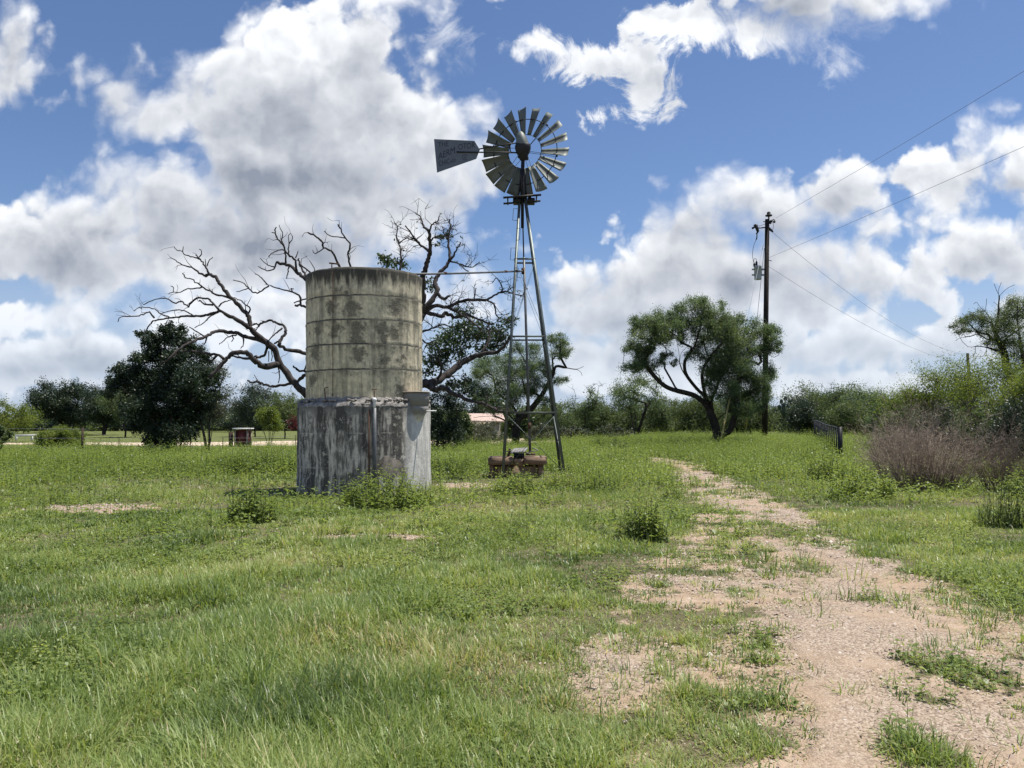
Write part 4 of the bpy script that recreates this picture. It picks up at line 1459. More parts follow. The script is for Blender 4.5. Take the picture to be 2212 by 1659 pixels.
def bg_tree(name, label, cat, px, top, width, Y, leaf, seed, bark='bark_dark', n=26, n_leaf=2600, size=None, low=-.9, base_h=.28, group=None, skew=0.0, multi=1, r_base=None, flat=.8, asp=.5, dead=0):
    r = np.random.default_rng(seed)
    x = XP(px, Y); z0 = float(zg(x, Y)); zt = P(px, top, Y)[2]
    H = zt - z0; W = width / FPX * Y / 2
    cz = z0 + H * (base_h + 1) / 2; rz = H * (1 - base_h) / 2
    rad = min(W, rz) * .50
    cl = rand_crown((x, Y, cz), W * .88, W * .88, rz * .90, n, r, rad, low, skew)
    trunk = [(x, Y, z0 - .2)]
    for f in (.12, .25, .38):
        trunk.append((x + r.normal() * .05 * W + skew * f * W * .3, Y + r.normal() * .05 * W, z0 + H * f * (base_h + .7)))
    ex = []
    for k in range(multi - 1):
        a = r.uniform(0, 6.28)
        ex.append([np.array((x, Y, z0 - .2)) + (.15 * math.cos(a), .15 * math.sin(a), 0), np.array((x + math.cos(a) * .25 * W, Y + math.sin(a) * .25 * W, z0 + H * .25)), np.array((x + math.cos(a) * .45 * W, Y + math.sin(a) * .45 * W, z0 + H * .48))])
    dd = [(x + r.uniform(-.8, .8) * W, Y + r.uniform(-.5, .5) * W, zt + r.uniform(-.25, .08) * H) for _ in range(dead)]
    return tree(name, label, cat, (x, Y, z0), trunk, cl, M[leaf], M[bark], (size or max(.09, Y * .0016)) * 1.25, int(n_leaf * 2.2), (r_base or max(.08, H * .026)) * .62, seed, group, flat=flat, nt=6, step=max(.6, H * .12), extra=ex, dead=dd, twig_r=max(.006, Y * .00022), asp=asp, sides=6)

# ------------------------------------------------------------------ the big half dead oak behind the tank (limbs traced one by one)
def c5(cx, cy):
    return (340 + cx / 2.676) * .72, (620 + cy / 2.676) * .72
def c6(cx, cy):
    return (1100 + cx / 2.304) * .72, (600 + cy / 2.304) * .72
def c0(cx, cy):
    return cx, cy
OY = 24.0
LIMBS = [  # conversion, first radius, last radius (photo pixels), points
    (c0, 24, 17, [(806, 985), (802, 930), (795, 880)]),
    (c0, 15, 11, [(795, 885), (730, 873), (690, 868), (664, 856)]),
    (c0, 13, 11, [(795, 880), (850, 855), (912, 829)]),
    (c0, 14, 10, [(795, 880), (820, 800), (880, 730), (914, 676)]),
    (c0, 12, 8, [(800, 860), (780, 760), (740, 660), (700, 610)]),
    (c5, 11, 8, [(1560, 1520), (1480, 1440), (1400, 1340), (1330, 1250), (1290, 1140), (1200, 1075), (1110, 985)]),
    (c5, 7.5, 3.6, [(1110, 985), (1050, 940), (960, 890), (850, 835)]),
    (c5, 3.8, 1.5, [(850, 835), (760, 862), (690, 882), (600, 880), (500, 886), (400, 900), (330, 915), (300, 940), (265, 988)]),
    (c5, 2.2, .8, [(330, 895), (290, 848), (240, 865), (170, 880), (60, 886), (38, 925)]),
    (c5, 1.9, .8, [(450, 888), (380, 860), (330, 820), (250, 808), (205, 810), (165, 840)]),
    (c5, 1.8, .9, [(650, 878), (600, 850), (530, 828), (440, 840), (385, 860)]),
    (c5, 3.0, 1.0, [(845, 825), (790, 770), (760, 740), (665, 735), (600, 796), (550, 762), (500, 776), (440, 740), (385, 735), (290, 762), (245, 785)]),
    (c5, 2.6, 1.8, [(800, 790), (735, 780), (690, 750)]),
    (c5, 6.5, 4.0, [(1090, 975), (1088, 890), (1040, 830), (980, 765), (930, 715), (880, 650), (840, 590), (820, 560), (770, 545), (735, 555)]),
    (c5, 3.2, .9, [(740, 555), (690, 532), (630, 490), (550, 466), (500, 432), (460, 410)]),
    (c5, 3.0, 1.4, [(770, 540), (735, 475), (700, 425), (660, 385)]),
    (c5, 2.0, .8, [(700, 425), (640, 405), (570, 385), (555, 360), (510, 350), (490, 320)]),
    (c5, 1.3, .7, [(556, 362), (563, 320)]), (c5, 1.4, .7, [(690, 405), (708, 378), (705, 350), (688, 340)]),
    (c5, 1.6, .8, [(745, 490), (738, 420)]), (c5, 1.6, .8, [(752, 478), (768, 432), (798, 405)]),
    (c5, 3.2, 1.0, [(940, 735), (850, 710), (780, 682), (710, 640), (640, 592), (580, 565), (560, 530)]),
    (c5, 1.8, .8, [(712, 645), (640, 660), (590, 660), (540, 686), (485, 682), (485, 650), (460, 635)]), (c5, 1.0, .7, [(484, 686), (442, 698)]),
    (c5, 2.4, 1.0, [(1080, 860), (1100, 815), (1060, 790), (1030, 755), (970, 730)]), (c5, 1.4, .7, [(1062, 850), (1060, 800), (1050, 770)]),
    (c5, 2.0, .9, [(845, 805), (885, 765), (940, 750)]),
    (c5, 1.8, .8, [(835, 850), (780, 880), (720, 935), (650, 975)]),
    (c5, 6.5, 2.2, [(1250, 1105), (1180, 1075), (1060, 1045), (980, 1015), (900, 1000), (820, 1000), (760, 1030), (735, 1050), (650, 1075), (580, 1110), (500, 1170), (430, 1230)]),
    (c5, 2.2, 1.0, [(750, 1050), (740, 1090), (720, 1115)]), (c5, 2.2, 1.1, [(735, 1045), (670, 1003), (610, 965)]),
    (c5, 2.0, .9, [(990, 1030), (930, 1042), (880, 1080), (850, 1105)]), (c5, 1.8, .8, [(1040, 1055), (1045, 1110), (1018, 1138)]),
    (c5, 1.5, .8, [(955, 1040), (965, 1060), (950, 1082)]),
    (c5, 10, 4, [(1330, 1265), (1220, 1282), (1150, 1252), (1100, 1195), (1040, 1168), (960, 1180), (900, 1232), (850, 1290), (780, 1372)]),
    (c5, 4.0, 1.5, [(885, 1222), (840, 1190), (760, 1180), (680, 1165), (600, 1156), (520, 1165), (450, 1222), (375, 1275)]),
    (c5, 4.2, 2, [(1110, 1222), (1020, 1212), (930, 1190)]), (c5, 4, 3, [(1235, 1130), (1222, 1180), (1180, 1212), (1130, 1200)]),
    (c5, 3.4, 1.4, [(830, 1195), (790, 1235), (750, 1245)]),
    (c5, 6, 4.5, [(1590, 1200), (1500, 1162), (1400, 1150), (1325, 1108)]),
    (c5, 4.5, 2.0, [(1330, 1110), (1350, 1060), (1385, 1005), (1368, 960), (1300, 922), (1240, 915), (1180, 935), (1110, 950)]),
    (c5, 2.6, 1.4, [(1235, 918), (1180, 950), (1140, 990)]),
    (c5, 2.2, 1.2, [(1355, 975), (1300, 1020), (1250, 1072)]), (c5, 2.8, 2, [(1345, 1065), (1320, 1085), (1295, 1098)]),
    (c5, 5, 2.4, [(1590, 1330), (1530, 1360), (1480, 1400), (1420, 1422), (1340, 1432), (1260, 1440), (1190, 1420), (1110, 1412), (1070, 1395)]),
    (c5, 1.4, .6, [(1190, 1418), (1160, 1395), (1130, 1350)]),
    (c5, 4, 2.6, [(1580, 1325), (1530, 1320), (1480, 1312), (1440, 1285)]), (c5, 2.2, 1.4, [(1535, 1318), (1552, 1260), (1550, 1190)]),
    (c5, 1.8, 1, [(1325, 1290), (1335, 1350), (1328, 1415)]), (c5, 1.6, .8, [(1270, 1150), (1275, 1200), (1270, 1240)]), (c5, 1.3, .8, [(1248, 1160), (1248, 1245)]),
    (c5, 6, 3.5, [(1600, 640), (1555, 598), (1520, 560), (1470, 520), (1410, 470), (1350, 460), (1310, 447)]),
    (c5, 2.4, .9, [(1310, 447), (1290, 500), (1230, 512), (1160, 478)]),
    (c5, 3.5, 1.4, [(1475, 522), (1462, 430), (1400, 380), (1368, 312), (1320, 262), (1300, 200), (1308, 160)]), (c5, 1.6, .9, [(1302, 215), (1270, 203)]),
    (c5, 2, .8, [(1370, 315), (1350, 270), (1358, 222), (1330, 150)]), (c5, 1.8, .8, [(1402, 382), (1410, 300), (1440, 262), (1425, 212)]), (c5, 1.4, .7, [(1412, 300), (1405, 240), (1418, 215)]),
    (c5, 2.6, 1, [(1385, 455), (1372, 350), (1312, 355), (1262, 385), (1248, 402)]), (c5, 1.7, 1, [(1462, 412), (1485, 360)]),
    (c5, 3.6, 1.8, [(1580, 612), (1535, 540), (1500, 475), (1488, 410)]), (c5, 2.6, 1.4, [(1590, 535), (1545, 500), (1495, 465)]),
    (c5, 1.9, .8, [(1300, 480), (1240, 470), (1178, 415)]), (c5, 1.6, .8, [(1620, 530), (1605, 480), (1578, 435)]),
    (c5, 2, 1, [(1410, 480), (1400, 530), (1385, 578)]),
    (c5, 4, 3, [(1600, 830), (1560, 808), (1500, 790), (1460, 795)]), (c5, 3, 1.6, [(1505, 785), (1500, 722), (1440, 686), (1350, 665), (1262, 635)]),
    (c5, 2.4, .9, [(1250, 635), (1225, 650), (1180, 685), (1130, 690), (1080, 652), (1040, 610), (960, 590)]), (c5, 2.0, .9, [(1235, 625), (1190, 572), (1140, 535)]), (c5, 1.4, .7, [(1082, 655), (1010, 680), (990, 682)]),
    (c5, 2.2, 1.5, [(1600, 720), (1540, 740), (1450, 775)]), (c5, 1.8, 1.2, [(1440, 686), (1425, 658), (1445, 662)]),
    (c0, 4, 2.2, [(760, 640), (748, 590), (735, 580), (720, 548), (700, 535), (690, 515), (664, 503)]), (c0, 3.6, 1.6, [(770, 640), (760, 585), (752, 550), (757, 530), (745, 514), (735, 495), (730, 485)]),
    (c0, 1.6, .8, [(700, 535), (682, 548), (675, 540)]), (c0, 1.6, .8, [(745, 514), (715, 510), (700, 500)]),
    # right side
    (c6, 10, 8, [(350, 800), (385, 760), (388, 700), (384, 620), (386, 520)]),
    (c6, 7, 3.4, [(386, 520), (402, 488), (420, 432), (430, 392), (440, 360), (436, 290), (430, 212)]), (c6, 3, 1, [(430, 212), (390, 180), (375, 122), (340, 90)]), (c6, 2.4, .9, [(436, 215), (450, 170), (490, 150), (500, 110)]),
    (c6, 3.4, 1.2, [(440, 362), (390, 322), (350, 282), (312, 240), (270, 178)]), (c6, 2.2, .9, [(436, 285), (470, 262), (520, 270), (540, 240)]),
    (c6, 8, 4, [(390, 760), (450, 692), (490, 622), (470, 580), (490, 520), (540, 470), (570, 424)]), (c6, 4, 1.6, [(570, 424), (572, 350), (566, 282), (576, 202), (570, 140)]),
    (c6, 3.2, 1, [(572, 425), (620, 350), (652, 290)]), (c6, 2.4, 1, [(578, 424), (640, 442), (680, 480), (702, 492)]), (c6, 2, .9, [(640, 442), (720, 466), (775, 435)]),
    (c6, 2, .8, [(566, 282), (540, 240), (520, 180)]), (c6, 1.8, .8, [(576, 204), (605, 170)]), (c6, 5, 3.4, [(485, 640), (530, 682), (570, 664)]),
    (c6, 5.5, 3.2, [(385, 775), (480, 732), (560, 742), (620, 712), (700, 692), (830, 692)]), (c6, 3, 1.1, [(830, 692), (900, 652), (970, 632), (1060, 660), (1092, 638)]), (c6, 1.8, .8, [(925, 640), (940, 610), (900, 542), (868, 575)]),
    (c6, 1.8, .9, [(740, 692), (756, 608)]), (c6, 2.4, 1.2, [(832, 694), (880, 722), (892, 782), (910, 812)]),
    (c6, 6, 4, [(380, 765), (460, 790), (520, 802), (545, 782), (600, 812)]), (c6, 4, 2, [(600, 812), (700, 802), (800, 832), (880, 862)]), (c6, 3.4, 1.6, [(560, 742), (640, 782), (720, 832), (790, 900)]),
    (c6, 3, 1.2, [(370, 915), (450, 892), (520, 862), (600, 880)]), (c6, 2.2, 1, [(375, 960), (420, 990), (470, 975)]),
    (c6, 14, 9, [(330, 1265), (385, 1268), (440, 1270), (500, 1242), (580, 1192), (650, 1132), (720, 1092)]), (c6, 8, 3, [(720, 1092), (800, 1062), (900, 1050), (960, 1000), (990, 940)]),
    (c6, 5, 1.4, [(800, 1062), (840, 980), (850, 900), (840, 860)]), (c6, 4, 2, [(560, 1205), (600, 1222)]), (c6, 4, 1.6, [(480, 1250), (520, 1180), (500, 1110), (440, 1080)]),
    (c6, 9, 4.5, [(420, 1275), (460, 1308), (540, 1302), (600, 1342), (700, 1382)]), (c6, 4.5, 2, [(700, 1382), (800, 1402), (870, 1440), (930, 1460)]),
    (c6, 4, 1.6, [(180, 540), (235, 480), (235, 382), (225, 302)]), (c6, 2, .8, [(225, 302), (205, 250), (215, 190), (190, 150)]), (c6, 1.6, .7, [(226, 300), (262, 268), (290, 262)]),
]
ROAK = [(150, 430, 55), (215, 440, 50), (120, 400, 40), (260, 450, 35), (430, 600, 45), (410, 560, 35), (640, 880, 80), (560, 950, 85), (620, 980, 90), (700, 900, 80), (760, 940, 85), (830, 960, 80), (480, 1060, 70),
        (560, 1080, 80), (430, 1120, 70), (650, 1060, 80), (890, 900, 60), (940, 960, 70), (420, 1190, 50), (520, 1150, 70), (700, 790, 55), (640, 770, 45), (740, 850, 60), (960, 850, 50), (1000, 830, 45), (470, 990, 60), (510, 260, 30), (560, 240, 28), (490, 310, 24), (890, 1010, 70), (820, 1040, 60),
        (620, 1290, 60), (700, 1330, 65), (780, 1350, 65), (860, 1390, 60), (560, 1280, 40), (680, 1250, 50)]

def catmull(p, per):
    p = np.asarray(p, float)
    if len(p) < 3:
        t = np.linspace(0, 1, per + 1)[:, None]
        return p[0] * (1 - t) + p[-1] * t
    q = np.vstack((2 * p[0] - p[1], p, 2 * p[-1] - p[-2]))
    out = []
    for i in range(1, len(q) - 2):
        for t in np.arange(per) / per:
            a, b_, c, d = q[i - 1:i + 3]
            out.append(.5 * (2 * b_ + (c - a) * t + (2 * a - 5 * b_ + 4 * c - d) * t * t + (3 * b_ - a - 3 * c + d) * t ** 3))
    out.append(p[-1])
    return np.array(out)

def build_oak():
    r = np.random.default_rng(21)
    root = P(806, 985, OY)
    t = thing('oak_tree', 'big gnarled half dead oak behind the tank, bare limbs left and leafy limbs right', 'tree', (root[0], OY, 0.0))
    wood = MB(); cr = MB()
    seen_p, seen_y = [], []
    for conv, r0, r1, pts in LIMBS:
        pp = np.array([conv(*q) for q in pts])
        y0 = OY
        if seen_p:
            d = np.linalg.norm(np.array(seen_p) - pp[0], axis=1)
            i = int(np.argmin(d))
            y0 = seen_y[i]
        fine = catmull(pp, 4)
        seg = np.concatenate(([0], np.cumsum(np.linalg.norm(np.diff(fine, axis=0), axis=1))))
        side = r.choice((-1, 1)) * r.uniform(.15, .55)
        m_ = OY / FPX
        y = y0 + side * seg * m_ + .25 * np.sin(seg * m_ * 1.3 + r.uniform(0, 6)) * np.minimum(seg * m_, 1)
        fine = fine + r.normal(size=fine.shape) * min(r0, 4) * .26 * np.minimum(np.arange(len(fine)), 1)[:, None]
        W = np.array([P(a, b_, c) for (a, b_), c in zip(fine, y)])
        f = seg / max(seg[-1], 1e-6)
        rad = (r0 + (r1 - r0) * f ** .8) ** .87 * m_ * .98
        rad = rad * (1 + r.normal(size=len(rad)) * .07)
        wood.tube(W, np.maximum(rad, .004), 9 if r0 > 5 else 6, cap=True)
        seen_p += [tuple(q) for q in fine]; seen_y += list(y)
        # twigs
        right = conv is c6
        L = seg[-1] * m_
        nt = int(L * (9 if right else 2.6)) if r0 < 6 else int(L * .7)
        for _ in range(nt):
            i = int(len(W) * r.uniform(.25, 1.0)); i = min(i, len(W) - 1)
            ln = r.uniform(.14, .55) * (1 if not right else 1.1)
            dv = W[i] - W[max(i - 1, 0)]; dv = dv / max(np.linalg.norm(dv), 1e-6)
            d = dv * .5 + r.normal(size=3) * .75; d[2] += .3; d /= np.linalg.norm(d)
            q1 = W[i] + d * ln * .5; d2 = d + r.normal(size=3) * .55; d2 /= np.linalg.norm(d2); q2 = q1 + d2 * ln * .5
            tr_ = min(rad[i] * .5, .011)
            wood.tube([W[i], q1, q2], [tr_, tr_ * .8, .0035], 4, cap=False)
            if right or r.random() < .4:
                for _k in range(3 if right else 1):
                    d3 = d2 + r.normal(size=3) * .8; d3 /= np.linalg.norm(d3)
                    s_ = q1 if r.random() < .5 else q2
                    wood.tube([s_, s_ + d3 * ln * .25, s_ + d3 * ln * .5 + r.normal(size=3) * .03], [tr_ * .6, .005, .0028], 3, cap=False)
        if right and r0 < 5:
            k = int(L * 10)
            if k:
                ix = r.integers(len(W) // 2, len(W), k)
                leaves(cr, W[ix] + r.normal(size=(k, 3)) * .14, .075, r)
    for q in px_clumps(ROAK, OY, c6, .72 / 2.304, r, .8):
        c = np.array(q[:3])
        n = int(560 * (q[3] / .42) ** 2 * .78)
        clump_leaves(cr, wood, c, q[3] * 1.2, n, .10, r, .7, 11, .007, .55)
    wood.build('trunk', M['bark_dead'], t, True)
    cr.build('crown', M['leaf_oak'], t)
build_oak()

# ------------------------------------------------------------------ mesquite by the pole (limbs traced)
def c7(cx, cy):
    return (1700 + cx / 2.074) * .72, (600 + cy / 2.074) * .72
def traced(limbs, conv, Y, r):
    """traced limb polylines -> world, each drifting in depth from where it leaves its parent"""
    sp, sy, out = [], [], []
    for pts in limbs:
        pp = np.array([conv(*q) for q in pts])
        y0 = Y if not sp else sy[int(np.argmin(np.linalg.norm(np.array(sp) - pp[0], axis=1)))]
        seg = np.concatenate(([0], np.cumsum(np.linalg.norm(np.diff(pp, axis=0), axis=1)))) * Y / FPX
        y = y0 + (r.choice((-1, 1)) * r.uniform(.15, .6) if sp else 0) * seg
        out.append([P(a, b_, c) for (a, b_), c in zip(pp, y)])
        f = catmull(np.column_stack((pp, y)), 4)
        sp += [tuple(q[:2]) for q in f]; sy += list(f[:, 2])
        out[-1] = [P(a, b_, c) for a, b_, c in f]
    return out
MY = 43.0
r_ = np.random.default_rng(5)
ML = traced([[(935, 1540), (930, 1430), (900, 1340), (860, 1270), (800, 1220), (740, 1200), (660, 1180), (600, 1150), (540, 1090), (500, 1040)],
             [(893, 1330), (870, 1240), (820, 1180), (760, 1120), (720, 1060), (700, 1010), (660, 960), (620, 920), (580, 870), (540, 850)],
             [(702, 1030), (702, 980), (690, 900), (670, 830)], [(705, 1000), (715, 950), (760, 900), (780, 840)],
             [(840, 1205), (790, 1150), (742, 1080), (735, 1010), (760, 960), (800, 900), (830, 800)],
             [(912, 1340), (902, 1250), (940, 1150), (940, 1080), (900, 1000), (860, 920), (850, 800)],
             [(930, 1480), (1010, 1440), (1035, 1380), (1060, 1280), (1060, 1180), (1080, 1080), (1110, 1000), (1180, 960), (1230, 945), (1290, 980)],
             [(918, 1390), (980, 1330), (1040, 1300)], [(1108, 1000), (1170, 1010), (1210, 1040)], [(600, 1150), (560, 1080), (480, 1110)],
             [(870, 1250), (842, 1100), (880, 990), (960, 900), (1000, 800)], [(690, 1190), (640, 1100), (600, 1030)]], c7, MY, r_)
MC = [(900, 1180, 55), (1010, 1280, 50), (1230, 1210, 50), (1100, 1290, 55), (820, 960, 55), (1200, 960, 50), (600, 880, 50), (660, 770, 55), (480, 960, 45), (570, 1010, 35),
      (460, 760, 45), (520, 790, 70), (600, 760, 60), (690, 710, 50), (780, 680, 60), (860, 670, 50), (970, 655, 30), (900, 740, 75), (1000, 735, 55), (1050, 760, 45), (460, 860, 70), (400, 920, 45), (560, 860, 45), (420, 1040, 50),
      (490, 1010, 65), (480, 930, 40), (620, 965, 30), (760, 780, 65), (820, 850, 55), (930, 870, 85), (1010, 860, 80), (1080, 870, 75), (940, 1000, 90), (1020, 1000, 85), (1090, 960, 70), (1180, 830, 65), (1250, 830, 55), (1300, 820, 38),
      (1300, 920, 38), (1260, 1050, 45), (1230, 1120, 55), (1160, 1120, 65), (1070, 1110, 75), (960, 1110, 75), (880, 1090, 50), (1080, 1230, 60), (1170, 1220, 60), (1240, 900, 45), (670, 1010, 22), (730, 860, 38), (640, 850, 38), (1000, 1200, 55), (1150, 1300, 50),
      (560, 800, 60), (690, 770, 45), (850, 760, 60), (960, 800, 70), (1130, 900, 50), (1040, 1060, 70), (540, 930, 30)]
mb = ML[0][0]
tree('mesquite_tree', 'spreading mesquite with leaning black forked trunk left of the utility pole', 'tree', (mb[0], MY, float(zg(mb[0], MY))), ML[0], px_clumps(MC, MY, c7, .72 / 2.074, r_, 1.2, 3), M['leaf_mesq'], M['bark_dark'],
     .092, 190000, .30, 51, extra=ML[1:], nt=12, step=.5, wob=.07, flat=.85, asp=.34, r_tip=.014, twig_r=.009, lo=3, spread=.36)

# mesquite behind the windmill
WY = 48.0
WL = traced([[(1030, 1690), (1035, 1560), (1060, 1510), (1100, 1480), (1150, 1430), (1210, 1350), (1250, 1280), (1290, 1200), (1310, 1150), (1380, 1160), (1450, 1170), (1500, 1150)],
             [(1290, 1200), (1282, 1080), (1270, 1000)], [(1380, 1160), (1340, 1080), (1340, 1000)], [(1032, 1590), (980, 1540), (900, 1500), (820, 1495), (740, 1505)], [(1450, 1170), (1480, 1190), (1490, 1215)],
             [(1050, 1520), (1020, 1440), (960, 1380), (900, 1330)], [(1100, 1480), (1110, 1380), (1080, 1250), (1050, 1150)], [(1035, 1600), (1000, 1500), (930, 1460), (880, 1420)]], c6, WY, r_)
WC = [(780, 1150, 60), (850, 1130, 65), (900, 1200, 85), (760, 1230, 60), (800, 1320, 70), (900, 1330, 75), (1000, 1250, 75), (1050, 1180, 65), (1150, 1060, 55), (1270, 980, 42), (1340, 965, 40), (1310, 1060, 50), (1390, 1050, 40), (1200, 1130, 60),
      (1250, 1220, 50), (1330, 1250, 40), (1180, 1280, 60), (1100, 1330, 60), (1010, 1390, 60), (900, 1420, 60), (1220, 1380, 45), (1050, 1040, 50), (1100, 1120, 60), (960, 1120, 60), (1130, 1200, 60), (1000, 1330, 60), (720, 1300, 50), (1350, 1010, 40), (820, 1400, 55)]
wb_ = WL[0][0]
tree('mesquite_tree', 'airy mesquite seen through the windmill legs with a bare branch reaching right', 'tree', (wb_[0], WY, float(zg(wb_[0], WY))), WL[0], px_clumps(WC, WY, c6, .72 / 2.304, r_, 1.2, 2), M['leaf_mesq'], M['bark_dark'],
     .09, 80000, .24, 52, extra=WL[1:], nt=12, step=.6, wob=.07, r_tip=.014, asp=.34, twig_r=.010, lo=3, spread=.36)

# tall mesquite far right
def c9(cx, cy):
    return (2780 + cx / 5.53) * .72, (840 + cy / 5.53) * .72
RY = 46.0
RL_ = traced([[(1700, 2350), (1650, 2100), (1560, 1900), (1450, 1750), (1400, 1600), (1320, 1400), (1280, 1180), (1190, 1000), (1130, 840), (1060, 650)],
              [(1190, 1000), (1000, 980), (860, 900), (740, 930), (560, 960), (480, 1010)], [(1320, 1240), (1180, 1180), (1000, 1120), (850, 1100), (700, 1110), (600, 1030)],
              [(1400, 1550), (1200, 1430), (1080, 1330), (1000, 1250), (990, 1180)], [(1100, 1340), (980, 1420), (900, 1460), (800, 1480)], [(1000, 1150), (940, 1260), (820, 1270), (700, 1300), (620, 1330), (500, 1340)], [(815, 1110), (800, 1220), (720, 1270)],
              [(1130, 840), (1190, 560), (1195, 400), (1205, 270), (1160, 170), (1120, 60)], [(1205, 270), (1300, 170), (1390, 110), (1470, 80)], [(1205, 265), (1190, 180), (1240, 40)], [(1195, 440), (1150, 390), (1110, 370)], [(1060, 640), (970, 520), (880, 440), (830, 370), (780, 400)], [(970, 520), (990, 400), (995, 310)],
              [(1600, 1950), (1620, 1500), (1550, 1000), (1500, 600), (1520, 350)], [(1480, 900), (1390, 740), (1370, 600)]], c9, RY, r_)
RC = [(580, 720, 120), (480, 760, 80), (680, 700, 110), (760, 640, 90), (520, 880, 90), (640, 840, 100), (860, 640, 110), (960, 620, 120), (900, 780, 120), (1060, 700, 130), (1020, 880, 120), (1180, 680, 120), (1330, 480, 130), (1440, 360, 130), (1300, 620, 150), (1420, 620, 160), (1560, 480, 150), (1640, 380, 120),
      (1240, 820, 150), (1400, 860, 170), (1560, 800, 180), (1150, 1000, 130), (1300, 1040, 150), (1480, 1080, 180), (1640, 1100, 200), (1250, 1180, 100), (1420, 1280, 150), (1600, 1350, 180), (1500, 1480, 130), (1650, 1600, 160), (1750, 900, 180), (1750, 600, 160), (1750, 1300, 180), (1330, 1400, 70), (960, 1050, 70)]
rb_ = RL_[0][0]
tree('mesquite_tree', 'tall dark mesquite at the right edge with dead twigs sticking out of its top', 'tree', (rb_[0], RY, float(zg(rb_[0], RY))), RL_[0], px_clumps(RC, RY, c9, .72 / 5.53, r_, 1.2, 1), M['leaf_scrub'], M['bark_dark'],
     .085, 46000, .26, 53, extra=RL_[1:], nt=12, step=.6, wob=.07, r_tip=.013, asp=.34, twig_r=.008, lo=3, spread=.36)

# big dark tree on the left (crop of 2212/900 px per source pixel)
def c4(cx, cy):
    return (cx / 2.458) * .72, (900 + cy / 2.458) * .72
LY = 37.0
DL = traced([[(1280, 1190), (1275, 1080), (1270, 960), (1260, 820), (1240, 680), (1230, 520), (1220, 400), (1210, 300)], [(1275, 1060), (1190, 960), (1100, 860), (1000, 760), (900, 640)],
             [(1270, 950), (1350, 820), (1420, 700), (1480, 580)], [(1200, 1180), (1190, 1040), (1150, 900), (1100, 700), (1060, 500)], [(1330, 1180), (1335, 1000), (1370, 850)]], c4, LY, r_)
DC = [(1200, 220, 50), (1250, 190, 45), (1310, 230, 60), (1180, 300, 70), (1270, 300, 80), (1370, 300, 70), (1040, 260, 40), (1080, 300, 50), (1120, 250, 40), (1000, 420, 60), (1080, 430, 80), (1190, 420, 100), (1320, 420, 110), (1430, 370, 80), (1500, 450, 60),
      (880, 520, 70), (820, 600, 60), (960, 540, 90), (1080, 560, 110), (1220, 570, 130), (1370, 560, 110), (1490, 560, 80), (1560, 600, 70), (880, 640, 80), (980, 680, 110), (1120, 700, 130), (1270, 720, 130), (1400, 700, 110), (1520, 700, 80),
      (800, 690, 50), (1000, 800, 110), (1140, 840, 130), (1290, 860, 130), (1420, 830, 100), (1530, 800, 70), (1060, 920, 90), (1180, 970, 110), (1310, 980, 110), (1420, 940, 80), (1120, 1040, 60), (1000, 900, 70), (1240, 1050, 60), (940, 820, 60), (1330, 330, 60), (900, 580, 60), (1140, 360, 60)]
db = DL[0][0]
tree('evergreen_oak', 'big dark bushy oak left of the tank with its foliage nearly down to the grass', 'tree', (db[0], LY, float(zg(db[0], LY))), DL[0], px_clumps(DC, LY, c4, .72 / 2.458, r_, 1.3), M['leaf_dark'], M['bark_dark'],
     .115, 80000, .17, 54, extra=DL[1:], nt=9, step=.6, wob=.05, r_tip=.013, twig_r=.007, lo=2)

# ------------------------------------------------------------------ trees farther off, one thing each
bg_tree('willow_tree', 'light green rounded tree cut off by the left edge', 'tree', 8, 866, 130, 58, 'leaf_bright', 101, n=30, n_leaf=5200, base_h=.15, multi=2)
bg_tree('young_tree', 'thin small tree standing low at the left edge before the lawn', 'tree', -4, 925, 46, 31, 'leaf_scrub', 102, n=14, n_leaf=1500, base_h=.35, multi=3, r_base=.05)
bg_tree('oak_tree', 'wide dark oak with two trunks in the far left lawn', 'tree', 152, 826, 170, 88, 'leaf_dark', 103, n=70, n_leaf=24000, base_h=.22, multi=2, r_base=.5, flat=.7)
bg_tree('oak_tree', 'dark oak just right of the wide far oak, trunks on the lawn', 'tree', 226, 846, 90, 84, 'leaf_dark', 104, n=44, n_leaf=15000, base_h=.24, multi=2, r_base=.35)
bg_tree('elm_tree', 'yellowish green tree half hidden behind the big dark oak', 'tree', 272, 830, 90, 74, 'leaf_scrub', 105, n=26, n_leaf=5200, base_h=.3)
bg_tree('bare_oak', 'thin grey green tree with several dark trunks between dark oak and cabinet', 'tree', 452, 790, 96, 38, 'leaf_grey', 106, 'bark_grey', n=24, n_leaf=4200, base_h=.34, multi=4, r_base=.13, size=.075, dead=16)
bg_tree('oak_tree', 'dark green oak rising behind the red cabinet', 'tree', 553, 838, 110, 76, 'leaf_dark', 107, n=30, n_leaf=6000, base_h=.2)
bg_tree('elm_tree', 'mid green leafy tree behind the fence just left of the tank', 'tree', 616, 852, 110, 68, 'leaf_scrub', 108, n=30, n_leaf=6000, base_h=.18)
bg_tree('multi_stem_sapling', 'slender many-stemmed sapling by the fence right of the red cabinet', 'tree', 583, 880, 62, 46, 'leaf_bright', 109, n=18, n_leaf=2200, base_h=.42, multi=6, r_base=.05)
bg_tree('crape_myrtle', 'small red leaved shrub beside the left edge of the tank', 'shrub', 643, 893, 40, 60, 'leaf_red', 110, n=12, n_leaf=900, base_h=.3, multi=3)
bg_tree('elm_tree', 'far dark tree low behind the round yellow green bush', 'tree', 95, 905, 120, 105, 'leaf_dark', 111, n=30, n_leaf=3600, base_h=.12)
bg_tree('elm_tree', 'far dark tree behind the parked white car', 'tree', 300, 888, 130, 118, 'leaf_scrub', 112, n=30, n_leaf=3600, base_h=.12)
